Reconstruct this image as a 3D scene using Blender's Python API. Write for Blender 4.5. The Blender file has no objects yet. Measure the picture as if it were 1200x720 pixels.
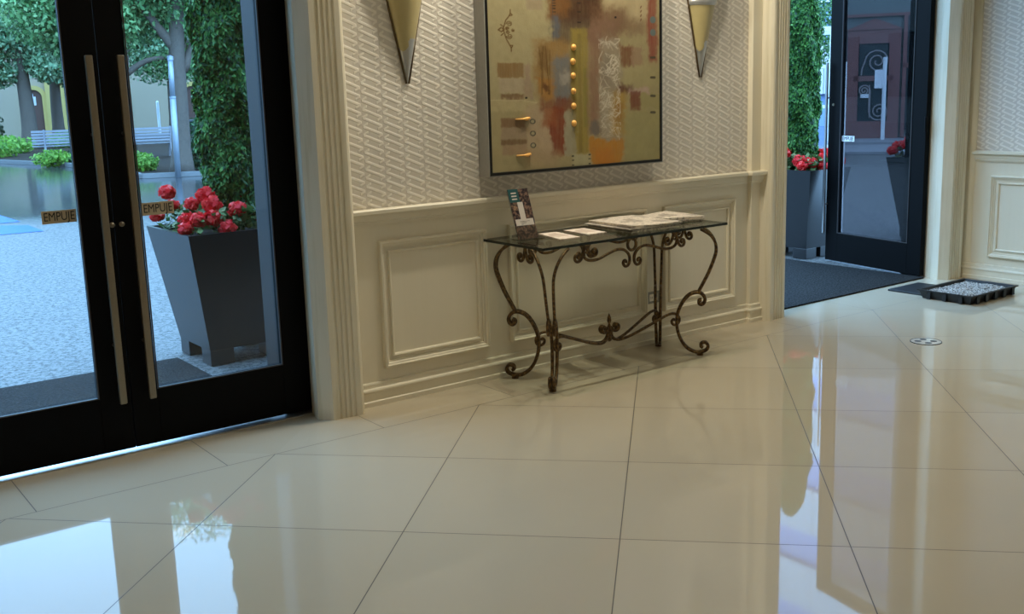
import bpy, math, random
import numpy as np
from mathutils import Vector, Matrix

random.seed(7)
rng = np.random.default_rng(11)
C = bpy.context.scene.collection
PI = math.pi
H = 1.5876                      # eye height of the photographer

# ----------------------------------------------------------------- helpers
def lin(c):
    return c / 12.92 if c <= 0.04045 else ((c + 0.055) / 1.055) ** 2.4

def rgb(r, g, b, k=1.0):
    return (lin(r / 255) * k, lin(g / 255) * k, lin(b / 255) * k, 1.0)

class NT:
    """small node-tree helper"""
    def __init__(s, name):
        s.m = bpy.data.materials.new(name)
        s.m.use_nodes = True
        s.t = s.m.node_tree
        s.t.nodes.clear()
        s.out = s.t.nodes.new('ShaderNodeOutputMaterial')
    def n(s, kind, **kw):
        nd = s.t.nodes.new(kind)
        for k, v in kw.items():
            setattr(nd, k, v)
        return nd
    def l(s, a, b):
        s.t.links.new(a, b)
    def put(s, sock, v):
        if hasattr(v, 'is_linked') or hasattr(v, 'links'):
            s.l(v, sock)
        else:
            sock.default_value = v
    def math(s, op, a, b=0.0, c=0.0):
        nd = s.n('ShaderNodeMath', operation=op)
        s.put(nd.inputs[0], a); s.put(nd.inputs[1], b)
        if op in ('MULTIPLY_ADD', 'SMOOTH_MIN', 'WRAP', 'COMPARE'):
            s.put(nd.inputs[2], c)
        return nd.outputs[0]
    def step(s, v, a, b):
        nd = s.n('ShaderNodeMapRange', interpolation_type='SMOOTHSTEP')
        s.put(nd.inputs['Value'], v)
        nd.inputs['From Min'].default_value = a; nd.inputs['From Max'].default_value = b
        return nd.outputs[0]
    def mix(s, f, a, b):
        nd = s.n('ShaderNodeMix', data_type='RGBA')
        s.put(nd.inputs[0], f); s.put(nd.inputs[6], a); s.put(nd.inputs[7], b)
        return nd.outputs[2]
    def noise(s, vec, scale, detail=3.0, rough=0.5):
        nd = s.n('ShaderNodeTexNoise')
        if vec is not None: s.l(vec, nd.inputs['Vector'])
        nd.inputs['Scale'].default_value = scale
        nd.inputs['Detail'].default_value = detail
        nd.inputs['Roughness'].default_value = rough
        return nd.outputs['Fac']
    def pos(s):
        return s.n('ShaderNodeNewGeometry').outputs['Position']
    def obj(s):
        return s.n('ShaderNodeTexCoord').outputs['Object']
    def xyz(s, v):
        nd = s.n('ShaderNodeSeparateXYZ'); s.l(v, nd.inputs[0]); return nd.outputs
    def bsdf(s, col, rough=0.5, metal=0.0, spec=0.5, ior=1.5, bump=None, bump_d=0.01, bump_s=0.5, coat=0.0):
        p = s.n('ShaderNodeBsdfPrincipled')
        s.put(p.inputs['Base Color'], col)
        s.put(p.inputs['Roughness'], rough)
        p.inputs['Metallic'].default_value = metal
        p.inputs['Specular IOR Level'].default_value = spec
        p.inputs['IOR'].default_value = ior
        p.inputs['Coat Weight'].default_value = coat
        if bump is not None:
            b = s.n('ShaderNodeBump')
            b.inputs['Strength'].default_value = bump_s
            b.inputs['Distance'].default_value = bump_d
            s.l(bump, b.inputs['Height'])
            s.l(b.outputs[0], p.inputs['Normal'])
        s.l(p.outputs[0], s.out.inputs[0])
        s.p = p
        return s.m

def plain(name, col, rough=0.5, metal=0.0, spec=0.5, vary=0.12, scale=30.0, bump=0.0):
    """a procedural material: base colour gently broken up by noise"""
    t = NT(name)
    f = t.noise(t.obj(), scale, 4)
    dark = tuple(c * (1 - vary) for c in col[:3]) + (1,)
    lite = tuple(min(1, c * (1 + vary)) for c in col[:3]) + (1,)
    return t.bsdf(t.mix(f, dark, lite), rough, metal, spec, bump=f if bump else None, bump_d=bump)

class MB:
    """collects shapes, links them as ONE mesh object"""
    def __init__(s):
        s.v = []; s.f = []; s.mi = []
    def add(s, vs, fs, m=0):
        o = len(s.v)
        s.v += [tuple(p) for p in vs]
        s.f += [tuple(i + o for i in f) for f in fs]
        s.mi += [m] * len(fs)
        return s
    def box(s, x0, x1, y0, y1, z0, z1, m=0):
        vs = [(x0, y0, z0), (x1, y0, z0), (x1, y1, z0), (x0, y1, z0), (x0, y0, z1), (x1, y0, z1), (x1, y1, z1), (x0, y1, z1)]
        return s.add(vs, [(0, 3, 2, 1), (4, 5, 6, 7), (0, 1, 5, 4), (1, 2, 6, 5), (2, 3, 7, 6), (3, 0, 4, 7)], m)
    def hexa(s, lo, hi, m=0):
        """lo, hi: four points each, same order (counter-clockwise from above)"""
        return s.add(list(lo) + list(hi), [(0, 3, 2, 1), (4, 5, 6, 7), (0, 1, 5, 4), (1, 2, 6, 5), (2, 3, 7, 6), (3, 0, 4, 7)], m)
    def prism(s, poly, a, b, axis='z', m=0):
        """poly: 2-D points; extruded along axis from a to b"""
        def P(p, t):
            if axis == 'z': return (p[0], p[1], t)
            if axis == 'x': return (t, p[0], p[1])
            return (p[0], t, p[1])
        n = len(poly)
        vs = [P(p, a) for p in poly] + [P(p, b) for p in poly]
        fs = [(i, (i + 1) % n, (i + 1) % n + n, i + n) for i in range(n)]
        fs += [tuple(range(n))[::-1], tuple(range(n, 2 * n))]
        return s.add(vs, fs, m)
    def tube(s, pts, r, seg=8, m=0, caps=True):
        pts = [Vector(p) for p in pts]
        n = len(pts)
        rs = r if isinstance(r, (list, tuple)) else [r] * n
        tang = []
        for i in range(n):
            a = pts[max(0, i - 1)]; b = pts[min(n - 1, i + 1)]
            t = (b - a)
            tang.append(t.normalized() if t.length > 1e-9 else Vector((0, 0, 1)))
        up = Vector((0, 0, 1)) if abs(tang[0].z) < 0.9 else Vector((1, 0, 0))
        nrm = tang[0].cross(up).normalized()
        vs = []
        for i in range(n):
            if i:
                nrm = (nrm - tang[i] * nrm.dot(tang[i]))
                nrm = nrm.normalized() if nrm.length > 1e-6 else tang[i].orthogonal().normalized()
            bn = tang[i].cross(nrm)
            for k in range(seg):
                a = 2 * PI * k / seg
                vs.append(pts[i] + (nrm * math.cos(a) + bn * math.sin(a)) * rs[i])
        fs = []
        for i in range(n - 1):
            for k in range(seg):
                k2 = (k + 1) % seg
                fs.append((i * seg + k, i * seg + k2, (i + 1) * seg + k2, (i + 1) * seg + k))
        if caps:
            fs.append(tuple(range(seg))[::-1]); fs.append(tuple(range((n - 1) * seg, n * seg)))
        return s.add(vs, fs, m)
    def lathe(s, prof, c=(0, 0, 0), seg=20, a0=0.0, a1=2 * PI, m=0, sy=1.0):
        full = abs(a1 - a0 - 2 * PI) < 1e-6
        ns = seg if full else seg + 1
        vs = []
        for (r, z) in prof:
            for k in range(ns):
                a = a0 + (a1 - a0) * k / seg
                vs.append((c[0] + r * math.cos(a), c[1] + r * math.sin(a) * sy, c[2] + z))
        fs = []
        for i in range(len(prof) - 1):
            for k in range(seg):
                k2 = (k + 1) % ns
                fs.append((i * ns + k, i * ns + k2, (i + 1) * ns + k2, (i + 1) * ns + k))
        return s.add(vs, fs, m)
    def ring(s, rings, m=0, close=False):
        """rings of equal vertex count, bridged in order"""
        n = len(rings[0]); vs = [p for r in rings for p in r]; fs = []
        for i in range(len(rings) - 1):
            for k in range(n):
                k2 = (k + 1) % n
                fs.append((i * n + k, i * n + k2, (i + 1) * n + k2, (i + 1) * n + k))
        if close: fs.append(tuple(range((len(rings) - 1) * n, len(rings) * n)))
        return s.add(vs, fs, m)
    def quads(s, P):
        """P: (n,4,3) array of quads"""
        o = len(s.v); n = len(P)
        s.v += [tuple(p) for p in P.reshape(-1, 3).tolist()]
        s.f += [(o + 4 * i, o + 4 * i + 1, o + 4 * i + 2, o + 4 * i + 3) for i in range(n)]
        s.mi += [0] * n
        return s
    def build(s, name, mats, parent=None, smooth=False, bevel=0.0, world=True):
        me = bpy.data.meshes.new(name)
        off = Vector((0, 0, 0))
        if parent is not None and world:
            off = wloc(parent)
        me.from_pydata([(v[0] - off.x, v[1] - off.y, v[2] - off.z) for v in s.v], [], s.f)
        mats = mats if isinstance(mats, (list, tuple)) else [mats]
        for m in mats: me.materials.append(m)
        if len(mats) > 1: me.polygons.foreach_set('material_index', s.mi)
        if smooth: me.polygons.foreach_set('use_smooth', [True] * len(me.polygons))
        me.update()
        o = bpy.data.objects.new(name, me); C.objects.link(o)
        if parent is not None: o.parent = parent
        if bevel:
            b = o.modifiers.new('bevel', 'BEVEL'); b.width = bevel; b.segments = 2; b.limit_method = 'ANGLE'; b.angle_limit = 0.6
        return o

def wloc(o):
    p = Vector((0, 0, 0))
    while o is not None:
        p = p + Vector(o.location); o = o.parent
    return p

def tag(o, label=None, cat=None, group=None, kind=None):
    if label: o['label'] = label
    if cat: o['category'] = cat
    if group: o['group'] = group
    if kind: o['kind'] = kind
    return o

def empty(name, loc, label=None, cat=None, group=None, kind=None):
    o = bpy.data.objects.new(name, None); C.objects.link(o)
    o.location = loc; o.empty_display_size = 0.1
    return tag(o, label, cat, group, kind)

def struct(o, label=None, cat=None):
    return tag(o, label, cat, None, 'structure')

def copy_tree(o, parent=None):
    c = o.copy(); C.objects.link(c)
    if parent is not None: c.parent = parent
    for ch in list(o.children): copy_tree(ch, c)
    return c

def smooth_path(pts, n=6):
    """Catmull-Rom through the points"""
    P = [Vector(p) for p in pts]
    P = [P[0] * 2 - P[1]] + P + [P[-1] * 2 - P[-2]]
    out = []
    for i in range(1, len(P) - 2):
        p0, p1, p2, p3 = P[i - 1:i + 3]
        for k in range(n):
            t = k / n
            out.append(0.5 * ((2 * p1) + (p2 - p0) * t + (2 * p0 - 5 * p1 + 4 * p2 - p3) * t * t + (3 * p1 - p0 - 3 * p2 + p3) * t ** 3))
    out.append(P[-2])
    return out

def text_mesh(s, size, align='CENTER', bold=0.0):
    cu = bpy.data.curves.new('lettering', 'FONT')
    cu.body = s; cu.size = size; cu.align_x = align; cu.align_y = 'CENTER'; cu.extrude = 0.0008; cu.offset = bold
    o = bpy.data.objects.new('lettering', cu); C.objects.link(o)
    bpy.context.view_layer.update()
    me = bpy.data.meshes.new_from_object(o.evaluated_get(bpy.context.evaluated_depsgraph_get()))
    bpy.data.objects.remove(o); bpy.data.curves.remove(cu)
    return me

# --------------------------------------------------------------- materials
CREAM = rgb(226, 216, 192)
def cream_mat(name='cream_painted_wood', g_=1.0):
    t = NT(name)
    m = t.n('ShaderNodeMapping'); m.inputs['Scale'].default_value = (28, 28, 1.6)
    t.l(t.pos(), m.inputs['Vector'])
    f = t.noise(m.outputs[0], 1.0, 4, 0.6)
    g = t.noise(t.pos(), 2.5, 3)
    c = t.mix(t.math('MULTIPLY', t.step(f, 0.42, 0.75), g_), rgb(226, 217, 195), rgb(208, 197, 168))
    c = t.mix(t.math('MULTIPLY', g, 0.35), c, rgb(214, 206, 184))
    return t.bsdf(c, 0.42, bump=f, bump_d=0.0006 * g_, bump_s=0.4)

def wallpaper_mat():
    t = NT('woven_relief_wallpaper')
    x, y, z = t.xyz(t.pos())
    u = t.math('DIVIDE', t.math('SUBTRACT', x, y), 0.118)     # runs along either wall
    fr = t.math('FRACT', u)
    iu = t.math('FLOOR', u)
    P_ = 0.118; V_ = 0.043
    zc = t.math('ADD', z, t.math('MULTIPLY', iu, 0.5 * V_))          # columns are staggered
    def stroke(lo, hi, z0, slope, wid):
        f = t.math('ADD', t.math('MULTIPLY', t.math('SUBTRACT', fr, lo), slope * P_), z0)
        v = t.math('FRACT', t.math('DIVIDE', t.math('SUBTRACT', zc, f), V_))
        d = t.math('ABSOLUTE', t.math('SUBTRACT', v, 0.5))
        m = t.math('SUBTRACT', 1.0, t.step(d, wid * 0.45, wid))
        e = t.math('MULTIPLY', t.step(fr, lo - 0.03, lo + 0.02), t.math('SUBTRACT', 1.0, t.step(fr, hi - 0.02, hi + 0.03)))
        return t.math('MULTIPLY', m, e)
    bar = stroke(0.03, 0.96, 0.0, -0.40, 0.23)                       # long falling bars
    h1 = stroke(0.03, 0.25, 0.0, 0.55, 0.2)                         # a short rising hook at either end
    h2 = stroke(0.74, 0.96, -0.40 * 0.93 * P_ - 0.55 * 0.22 * P_, 0.55, 0.2)
    line = t.math('MAXIMUM', bar, t.math('MULTIPLY', t.math('MAXIMUM', h1, h2), 0.9))
    n = t.noise(t.pos(), 35, 3)
    line = t.math('MULTIPLY', line, t.math('ADD', 0.6, t.math('MULTIPLY', n, 0.7)))
    c = t.mix(line, rgb(208, 200, 188), rgb(233, 226, 214))
    return t.bsdf(c, 0.5, spec=0.4, bump=line, bump_d=0.004, bump_s=0.5)

def floor_mat():
    t = NT('polished_cream_floor_tile')
    x, y, z = t.xyz(t.pos())
    ta = -0.7886; s = 0.8
    px = t.math('SUBTRACT', x, 0.6981); py = t.math('SUBTRACT', y, 3.1971)
    i = t.math('DIVIDE', t.math('ADD', t.math('MULTIPLY', px, math.cos(ta)), t.math('MULTIPLY', py, math.sin(ta))), s)
    j = t.math('DIVIDE', t.math('ADD', t.math('MULTIPLY', px, -math.sin(ta)), t.math('MULTIPLY', py, math.cos(ta))), s)
    def dist(q, size):       # metres to the nearest joint
        return t.math('MULTIPLY', t.math('ABSOLUTE', t.math('SUBTRACT', t.math('FRACT', t.math('ADD', q, 0.5)), 0.5)), size)
    di = dist(i, s); dj = dist(j, s)
    ii = t.math('FLOOR', i); jj = t.math('FLOOR', j)
    border = t.math('GREATER_THAN', y, 4.323)
    k = t.math('DIVIDE', t.math('SUBTRACT', x, 0.81), 0.795)
    db = t.math('MINIMUM', dist(k, 0.795), t.math('ABSOLUTE', t.math('SUBTRACT', y, 4.323)))
    dd = t.math('MINIMUM', di, dj)
    dmin = t.math('ADD', t.math('MULTIPLY', dd, t.math('SUBTRACT', 1.0, border)), t.math('MULTIPLY', db, border))
    dmin = t.math('MINIMUM', dmin, t.math('ABSOLUTE', t.math('SUBTRACT', y, 4.323)))
    joint = t.math('SUBTRACT', 1.0, t.step(dmin, 0.0012, 0.0026))
    wn = t.n('ShaderNodeTexWhiteNoise', noise_dimensions='2D')
    cv = t.n('ShaderNodeCombineXYZ'); t.l(ii, cv.inputs[0]); t.l(jj, cv.inputs[1]); t.l(cv.outputs[0], wn.inputs['Vector'])
    n = t.noise(t.pos(), 1.3, 4, 0.6)
    base = t.mix(t.math('ADD', t.math('MULTIPLY', wn.outputs['Value'], 0.35), t.math('MULTIPLY', n, 0.5)), rgb(199, 187, 165), rgb(184, 172, 148))
    c = t.mix(joint, base, rgb(74, 66, 54))
    r = t.math('ADD', t.math('MULTIPLY', joint, 0.4), t.math('ADD', 0.018, t.math('MULTIPLY', n, 0.02)))
    return t.bsdf(c, r, ior=FLOOR_IOR)
FLOOR_IOR = 1.46

def paving_mat():
    t = NT('speckled_granite_paving')
    P = t.pos(); x, y, z = t.xyz(P)
    n1 = t.noise(P, 26, 3, 0.7); n2 = t.noise(P, 90, 2, 0.6); n3 = t.noise(P, 0.5, 3)
    c = t.mix(t.step(n1, 0.38, 0.60), rgb(36, 37, 39), rgb(112, 111, 110))
    c = t.mix(t.math('MULTIPLY', t.step(n2, 0.45, 0.6), 0.5), c, rgb(140, 138, 134))
    a = t.math('ADD', t.math('MULTIPLY', x, 0.7071), t.math('MULTIPLY', y, 0.7071))
    b = t.math('SUBTRACT', t.math('MULTIPLY', x, 0.7071), t.math('MULTIPLY', y, 0.7071))
    def dist(q, size):
        q = t.math('DIVIDE', q, size)
        return t.math('MULTIPLY', t.math('ABSOLUTE', t.math('SUBTRACT', t.math('FRACT', t.math('ADD', q, 0.5)), 0.5)), size)
    joint = t.math('SUBTRACT', 1.0, t.step(t.math('MINIMUM', dist(a, 1.2), dist(b, 1.2)), 0.004, 0.010))
    c = t.mix(t.math('MULTIPLY', joint, 0.8), c, rgb(70, 72, 76))
    wet = t.step(t.math('ADD', y, t.math('MULTIPLY', n3, 4.0)), 15.0, 20.0)
    wetc = t.mix(n3, rgb(44, 47, 50), rgb(72, 74, 77))
    c = t.mix(t.math('MULTIPLY', wet, 0.8), c, wetc)
    r = t.math('ADD', t.math('MULTIPLY', t.math('SUBTRACT', 1.0, wet), 0.5), t.math('ADD', 0.07, t.math('MULTIPLY', n3, 0.08)))
    return t.bsdf(c, r, ior=1.45, bump=n1, bump_d=0.002, bump_s=0.15)

def fleck_mat(name, a, b, scale=160, rough=0.95, bump=0.004, lo=0.42, hi=0.62):
    t = NT(name)
    n = t.noise(t.pos(), scale, 3, 0.7); g = t.noise(t.pos(), 4.0, 2)
    c = t.mix(t.step(n, lo, hi), a, b)
    c = t.mix(t.math('MULTIPLY', g, 0.25), c, a)
    return t.bsdf(c, rough, spec=0.2, bump=n, bump_d=bump, bump_s=0.6)

def leaf_mat(name, cols, rough=0.55, trans=0.25):
    t = NT(name)
    r = t.n('ShaderNodeNewGeometry').outputs['Random Per Island']
    ramp = t.n('ShaderNodeValToRGB')
    els = ramp.color_ramp.elements
    els[0].color = cols[0]; els[0].position = 0
    els[1].color = cols[-1]; els[1].position = 1
    for k, c in enumerate(cols[1:-1]):
        e = els.new((k + 1) / (len(cols) - 1)); e.color = c
    t.l(r, ramp.inputs[0])
    t.bsdf(ramp.outputs[0], rough, spec=0.35)
    tr = t.n('ShaderNodeBsdfTranslucent'); t.l(ramp.outputs[0], tr.inputs[0])
    mx = t.n('ShaderNodeMixShader'); mx.inputs[0].default_value = trans
    t.l(t.p.outputs[0], mx.inputs[1]); t.l(tr.outputs[0], mx.inputs[2]); t.l(mx.outputs[0], t.out.inputs[0])
    return t.m

def pane_mat(name, tint, rough=0.0):
    """thin sheet of glass: lets light straight through, mirrors a little by Fresnel"""
    t = NT(name)
    tr = t.n('ShaderNodeBsdfTransparent'); tr.inputs[0].default_value = tint
    gl = t.n('ShaderNodeBsdfGlossy'); gl.inputs['Roughness'].default_value = rough
    g = t.n('ShaderNodeNewGeometry')
    dt = t.n('ShaderNodeVectorMath', operation='DOT_PRODUCT'); t.l(g.outputs['Normal'], dt.inputs[0]); t.l(g.outputs['Incoming'], dt.inputs[1])
    c = t.math('SUBTRACT', 1.0, t.math('ABSOLUTE', dt.outputs['Value']))
    fres = t.math('ADD', 0.04, t.math('MULTIPLY', t.math('POWER', c, 5.0), 0.96))     # Schlick, the same from both sides
    mx = t.n('ShaderNodeMixShader'); t.l(fres, mx.inputs[0])
    t.l(tr.outputs[0], mx.inputs[1]); t.l(gl.outputs[0], mx.inputs[2]); t.l(mx.outputs[0], t.out.inputs[0])
    return t.m

def iron_mat():
    t = NT('bronzed_wrought_iron')
    n = t.noise(t.obj(), 60, 4, 0.6)
    c = t.mix(t.step(n, 0.4, 0.68), rgb(66, 48, 28), rgb(128, 98, 56))
    return t.bsdf(c, 0.42, metal=0.55, bump=n, bump_d=0.0008)

def print_mat(name, paper, ink, scale=55):
    """newsprint: rows of ink, a few picture blocks"""
    t = NT(name)
    o = t.obj(); x, y, z = t.xyz(o)
    rows = t.math('GREATER_THAN', t.math('FRACT', t.math('MULTIPLY', y, 95)), 0.52)
    cols = t.math('GREATER_THAN', t.math('FRACT', t.math('MULTIPLY', x, 19)), 0.12)
    wn = t.noise(o, scale, 2, 0.6)
    words = t.math('MULTIPLY', t.math('MULTIPLY', rows, cols), t.step(wn, 0.42, 0.55))
    br = t.n('ShaderNodeTexVoronoi', distance='CHEBYCHEV'); t.l(o, br.inputs['Vector']); br.inputs['Scale'].default_value = 9
    v = t.xyz(br.outputs['Color'])[0]
    pic = t.math('MULTIPLY', t.math('GREATER_THAN', v, 0.62), t.noise(o, 30, 3))
    f = t.math('MAXIMUM', t.math('MULTIPLY', words, 0.55), t.math('MULTIPLY', pic, 0.9))
    return t.bsdf(t.mix(f, paper, ink), 0.75, spec=0.2)

M = {}
M['cream'] = cream_mat('cream_painted_panelling', 0.12)
M['cream_grain'] = cream_mat()
M['wallpaper'] = wallpaper_mat()
M['floor'] = floor_mat()
M['paving'] = paving_mat()
M['ceiling'] = plain('white_ceiling_paint', rgb(232, 226, 212), 0.8, vary=0.03)
M['plaster'] = plain('room_plaster', rgb(214, 202, 178), 0.7, vary=0.04)
M['slate'] = plain('slate_grey_cladding', rgb(60, 55, 54), 0.5, vary=0.06)
M['black'] = plain('black_door_metal', rgb(6, 6, 7), 0.5, spec=0.10, vary=0.15)
M['handle'] = plain('brushed_bronze', rgb(142, 131, 112), 0.36, metal=0.8, vary=0.08, scale=80)
M['steel'] = plain('brushed_steel', rgb(196, 198, 200), 0.3, metal=0.9, vary=0.06)
M['iron'] = iron_mat()
M['glass'] = pane_mat('clear_door_glass', (0.90, 0.94, 0.95, 1))
M['tinted'] = pane_mat('dark_tinted_glass', (0.40, 0.39, 0.40, 1))
M['table_glass'] = pane_mat('green_table_glass', (0.90, 0.945, 0.915, 1))
M['glass_edge'] = plain('dark_green_glass_edge', rgb(16, 30, 26), 0.15, vary=0.1)
M['acrylic'] = pane_mat('clear_acrylic', (0.90, 0.91, 0.92, 1))
M['sticker'] = plain('beige_sticker', rgb(190, 172, 142), 0.5, vary=0.05)
M['sticker_white'] = plain('white_sticker', rgb(245, 245, 245), 0.5, vary=0.03)
M['ink'] = plain('black_lettering', rgb(14, 14, 14), 0.5)
M['mat'] = fleck_mat('charcoal_entrance_mat', rgb(13, 13, 13), rgb(60, 58, 57), 75)
M['rubber'] = plain('black_rubber', rgb(22, 23, 25), 0.5, vary=0.2)
M['gravel'] = fleck_mat('grey_gravel', rgb(70, 68, 66), rgb(205, 200, 192), 70, 0.9, 0.012, 0.38, 0.60)
M['planter'] = plain('dark_grey_planter_metal', rgb(42, 41, 42), 0.30, vary=0.10, scale=4)
M['soil'] = fleck_mat('dark_garden_soil', rgb(34, 28, 24), rgb(72, 60, 50), 30)
M['cypress'] = leaf_mat('cypress_leaves', [rgb(20, 50, 26), rgb(44, 100, 44), rgb(92, 150, 66), rgb(36, 80, 38), rgb(120, 176, 84)])
M['twig'] = plain('brown_bark', rgb(100, 90, 82), 0.85, vary=0.35, scale=14, bump=0.02)
M['petal'] = leaf_mat('red_petals', [rgb(220, 18, 30), rgb(250, 42, 52), rgb(255, 110, 100)], 0.5, 0.3)
M['leaf'] = leaf_mat('flower_leaves', [rgb(40, 70, 34), rgb(92, 122, 62), rgb(150, 160, 110)])
M['tree_leaf'] = leaf_mat('tree_leaves', [rgb(46, 82, 48), rgb(82, 130, 78), rgb(122, 172, 110), rgb(168, 206, 146)], 0.5, 0.35)
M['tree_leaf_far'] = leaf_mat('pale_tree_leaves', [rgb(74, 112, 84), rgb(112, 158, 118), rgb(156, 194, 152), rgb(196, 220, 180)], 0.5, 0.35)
M['cover'] = leaf_mat('ground_cover_leaves', [rgb(70, 120, 40), rgb(120, 172, 62), rgb(160, 200, 96)], 0.5, 0.35)
M['hedge'] = leaf_mat('dark_shrub_leaves', [rgb(26, 50, 34), rgb(50, 86, 54), rgb(80, 120, 80)], 0.5, 0.3)
M['kerb'] = plain('grey_stone_kerb', rgb(120, 122, 124), 0.6, vary=0.15)
M['house'] = plain('pale_grey_render', rgb(164, 150, 128), 0.85, vary=0.05, scale=0.4)
M['yellow'] = plain('yellow_stone_trim', rgb(190, 166, 98), 0.8, vary=0.06)
M['brown_door'] = plain('dark_brown_wood', rgb(86, 60, 52), 0.55, vary=0.15)
M['bench'] = plain('pale_blue_bench_metal', rgb(158, 160, 170), 0.4, vary=0.05)
M['lamp_post'] = plain('grey_lamp_post_metal', rgb(150, 160, 172), 0.4, metal=0.3, vary=0.06)
M['white'] = plain('white_painted_metal', rgb(232, 236, 240), 0.45, vary=0.04)
M['blue_paint'] = plain('blue_road_paint', rgb(14, 84, 168), 0.5, vary=0.12, scale=3)
M['bin'] = plain('dark_green_bin', rgb(44, 56, 60), 0.5)
M['grey_wall'] = plain('grey_green_facade', rgb(112, 120, 118), 0.8, vary=0.06, scale=0.6)
M['mahogany'] = plain('red_brown_wood', rgb(128, 84, 80), 0.5, vary=0.10, scale=4)
M['facade_glass'] = plain('facade_glass', rgb(40, 52, 58), 0.12, vary=0.10, scale=0.6)
M['wire'] = plain('grey_wrought_iron', rgb(150, 140, 140), 0.5)
M['stone'] = plain('grey_step_stone', rgb(140, 140, 144), 0.6, vary=0.1)
M['panel'] = plain('white_facade_panel', rgb(216, 220, 226), 0.5, vary=0.03, scale=0.3)
M['blue_glass'] = plain('blue_facade_glass', rgb(150, 176, 226), 0.1, vary=0.05, scale=0.3)
M['silver_frame'] = plain('silver_grey_frame', rgb(168, 166, 160), 0.45, metal=0.2, vary=0.12, scale=40)
M['black_frame'] = plain('black_frame_lip', rgb(16, 14, 12), 0.35)
M['gold'] = plain('gold_relief_paint', rgb(236, 176, 92), 0.4, metal=0.2, vary=0.12, scale=120)
M['amber'] = plain('amber_glass_shade', rgb(180, 165, 118), 0.3, vary=0.08, scale=18)
M['silver'] = plain('silver_leaf', rgb(190, 190, 188), 0.32, metal=0.7, vary=0.12, scale=30)
M['bronze_edge'] = plain('dark_bronze_edge', rgb(92, 74, 46), 0.4, metal=0.4)
M['plate'] = plain('grey_outlet_plate', rgb(136, 132, 122), 0.4, metal=0.3)
M['socket'] = plain('white_socket', rgb(236, 230, 214), 0.4, vary=0.03)
M['newsprint'] = print_mat('newsprint', rgb(226, 214, 198), rgb(84, 70, 64))
M['newsprint_dark'] = print_mat('grey_newsprint', rgb(196, 186, 172), rgb(60, 50, 48), 40)
M['page'] = print_mat('white_leaflet', rgb(240, 226, 212), rgb(176, 150, 132), 25)
M['teal'] = plain('teal_print', rgb(24, 82, 84), 0.5)
M['photo_dark'] = fleck_mat('dark_printed_photos', rgb(46, 40, 44), rgb(150, 118, 100), 60, 0.5, 0.0001)
M['photo_mid'] = fleck_mat('brown_printed_photos', rgb(78, 66, 60), rgb(176, 140, 112), 70, 0.5, 0.0001)
M['paper_white'] = plain('white_print', rgb(226, 216, 206), 0.5, vary=0.06)

# -------------------------------------------------------------------- room
WX0, WX1, WY0, WY1, ZC = -3.0, 8.03, -5.0, 4.72, 3.6
ZD = 3.32                                   # door head
D1 = (0.42, 2.262); D2 = (5.775, 7.765)     # door openings
fl = MB().add([(WX0, WY0, 0), (WX1, WY0, 0), (WX1, 4.83, 0), (WX0, 4.83, 0)], [(0, 1, 2, 3)])
fl.add([(WX0, WY0, -0.1), (WX1, WY0, -0.1), (WX1, 4.83, -0.1), (WX0, 4.83, -0.1)], [(3, 2, 1, 0)])
struct(fl.build('floor', M['floor']), 'polished cream floor tiles laid diagonally with a straight border', 'floor')
struct(MB().box(WX0, WX1, WY0, 5.03, ZC, ZC + 0.15).build('ceiling', M['ceiling']), 'white ceiling of the lobby', 'ceiling')
wb = MB()
for x0, x1, z0, z1 in ((WX0, D1[0], 0, ZC), (D1[1], D2[0], 0, ZC), (D2[1], WX1 + 0.2, 0, ZC), (D1[0], D1[1], ZD, ZC), (D2[0], D2[1], ZD, ZC)):
    wb.box(x0, x1, WY1, 4.85, z0, z1, 0)
    # grey outer leaf of the wall, its reveals set in behind the doors
    a = 2.125 if x0 == D1[1] else (x0 + 0.0 if x0 != D2[1] else x0 + 0.02)
    b = x1
    if x0 == D1[1]: wb.box(a, b - 0.0, 4.85, 5.03, z0, z1, 1)
    else: wb.box(a, b, 4.85, 5.03, z0, z1, 1)
struct(wb.build('wall_back', [M['plaster'], M['slate']]), 'entrance wall with two glazed doorways', 'wall')
struct(MB().box(WX1, WX1 + 0.2, WY0, WY1, 0, ZC).build('wall_right', M['plaster']), 'side wall right of the open door', 'wall')
struct(MB().box(WX0 - 0.2, WX0, WY0, WY1, 0, ZC).build('wall_left', M['plaster']), 'left side wall of the lobby', 'wall')
struct(MB().box(WX0 - 0.2, WX1 + 0.2, WY0 - 0.2, WY0, 0, ZC).build('wall_front', M['plaster']), 'wall behind the photographer', 'wall')

def mould_rect(x0, x1, z0, z1, prof, P):
    """picture-frame moulding: prof = [(inset, height)], P(u, z, h) -> point"""
    rings = []
    for d, h in prof:
        rings.append([P(x0 + d, z0 + d, h), P(x1 - d, z0 + d, h), P(x1 - d, z1 - d, h), P(x0 + d, z1 - d, h)])
    return rings

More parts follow.
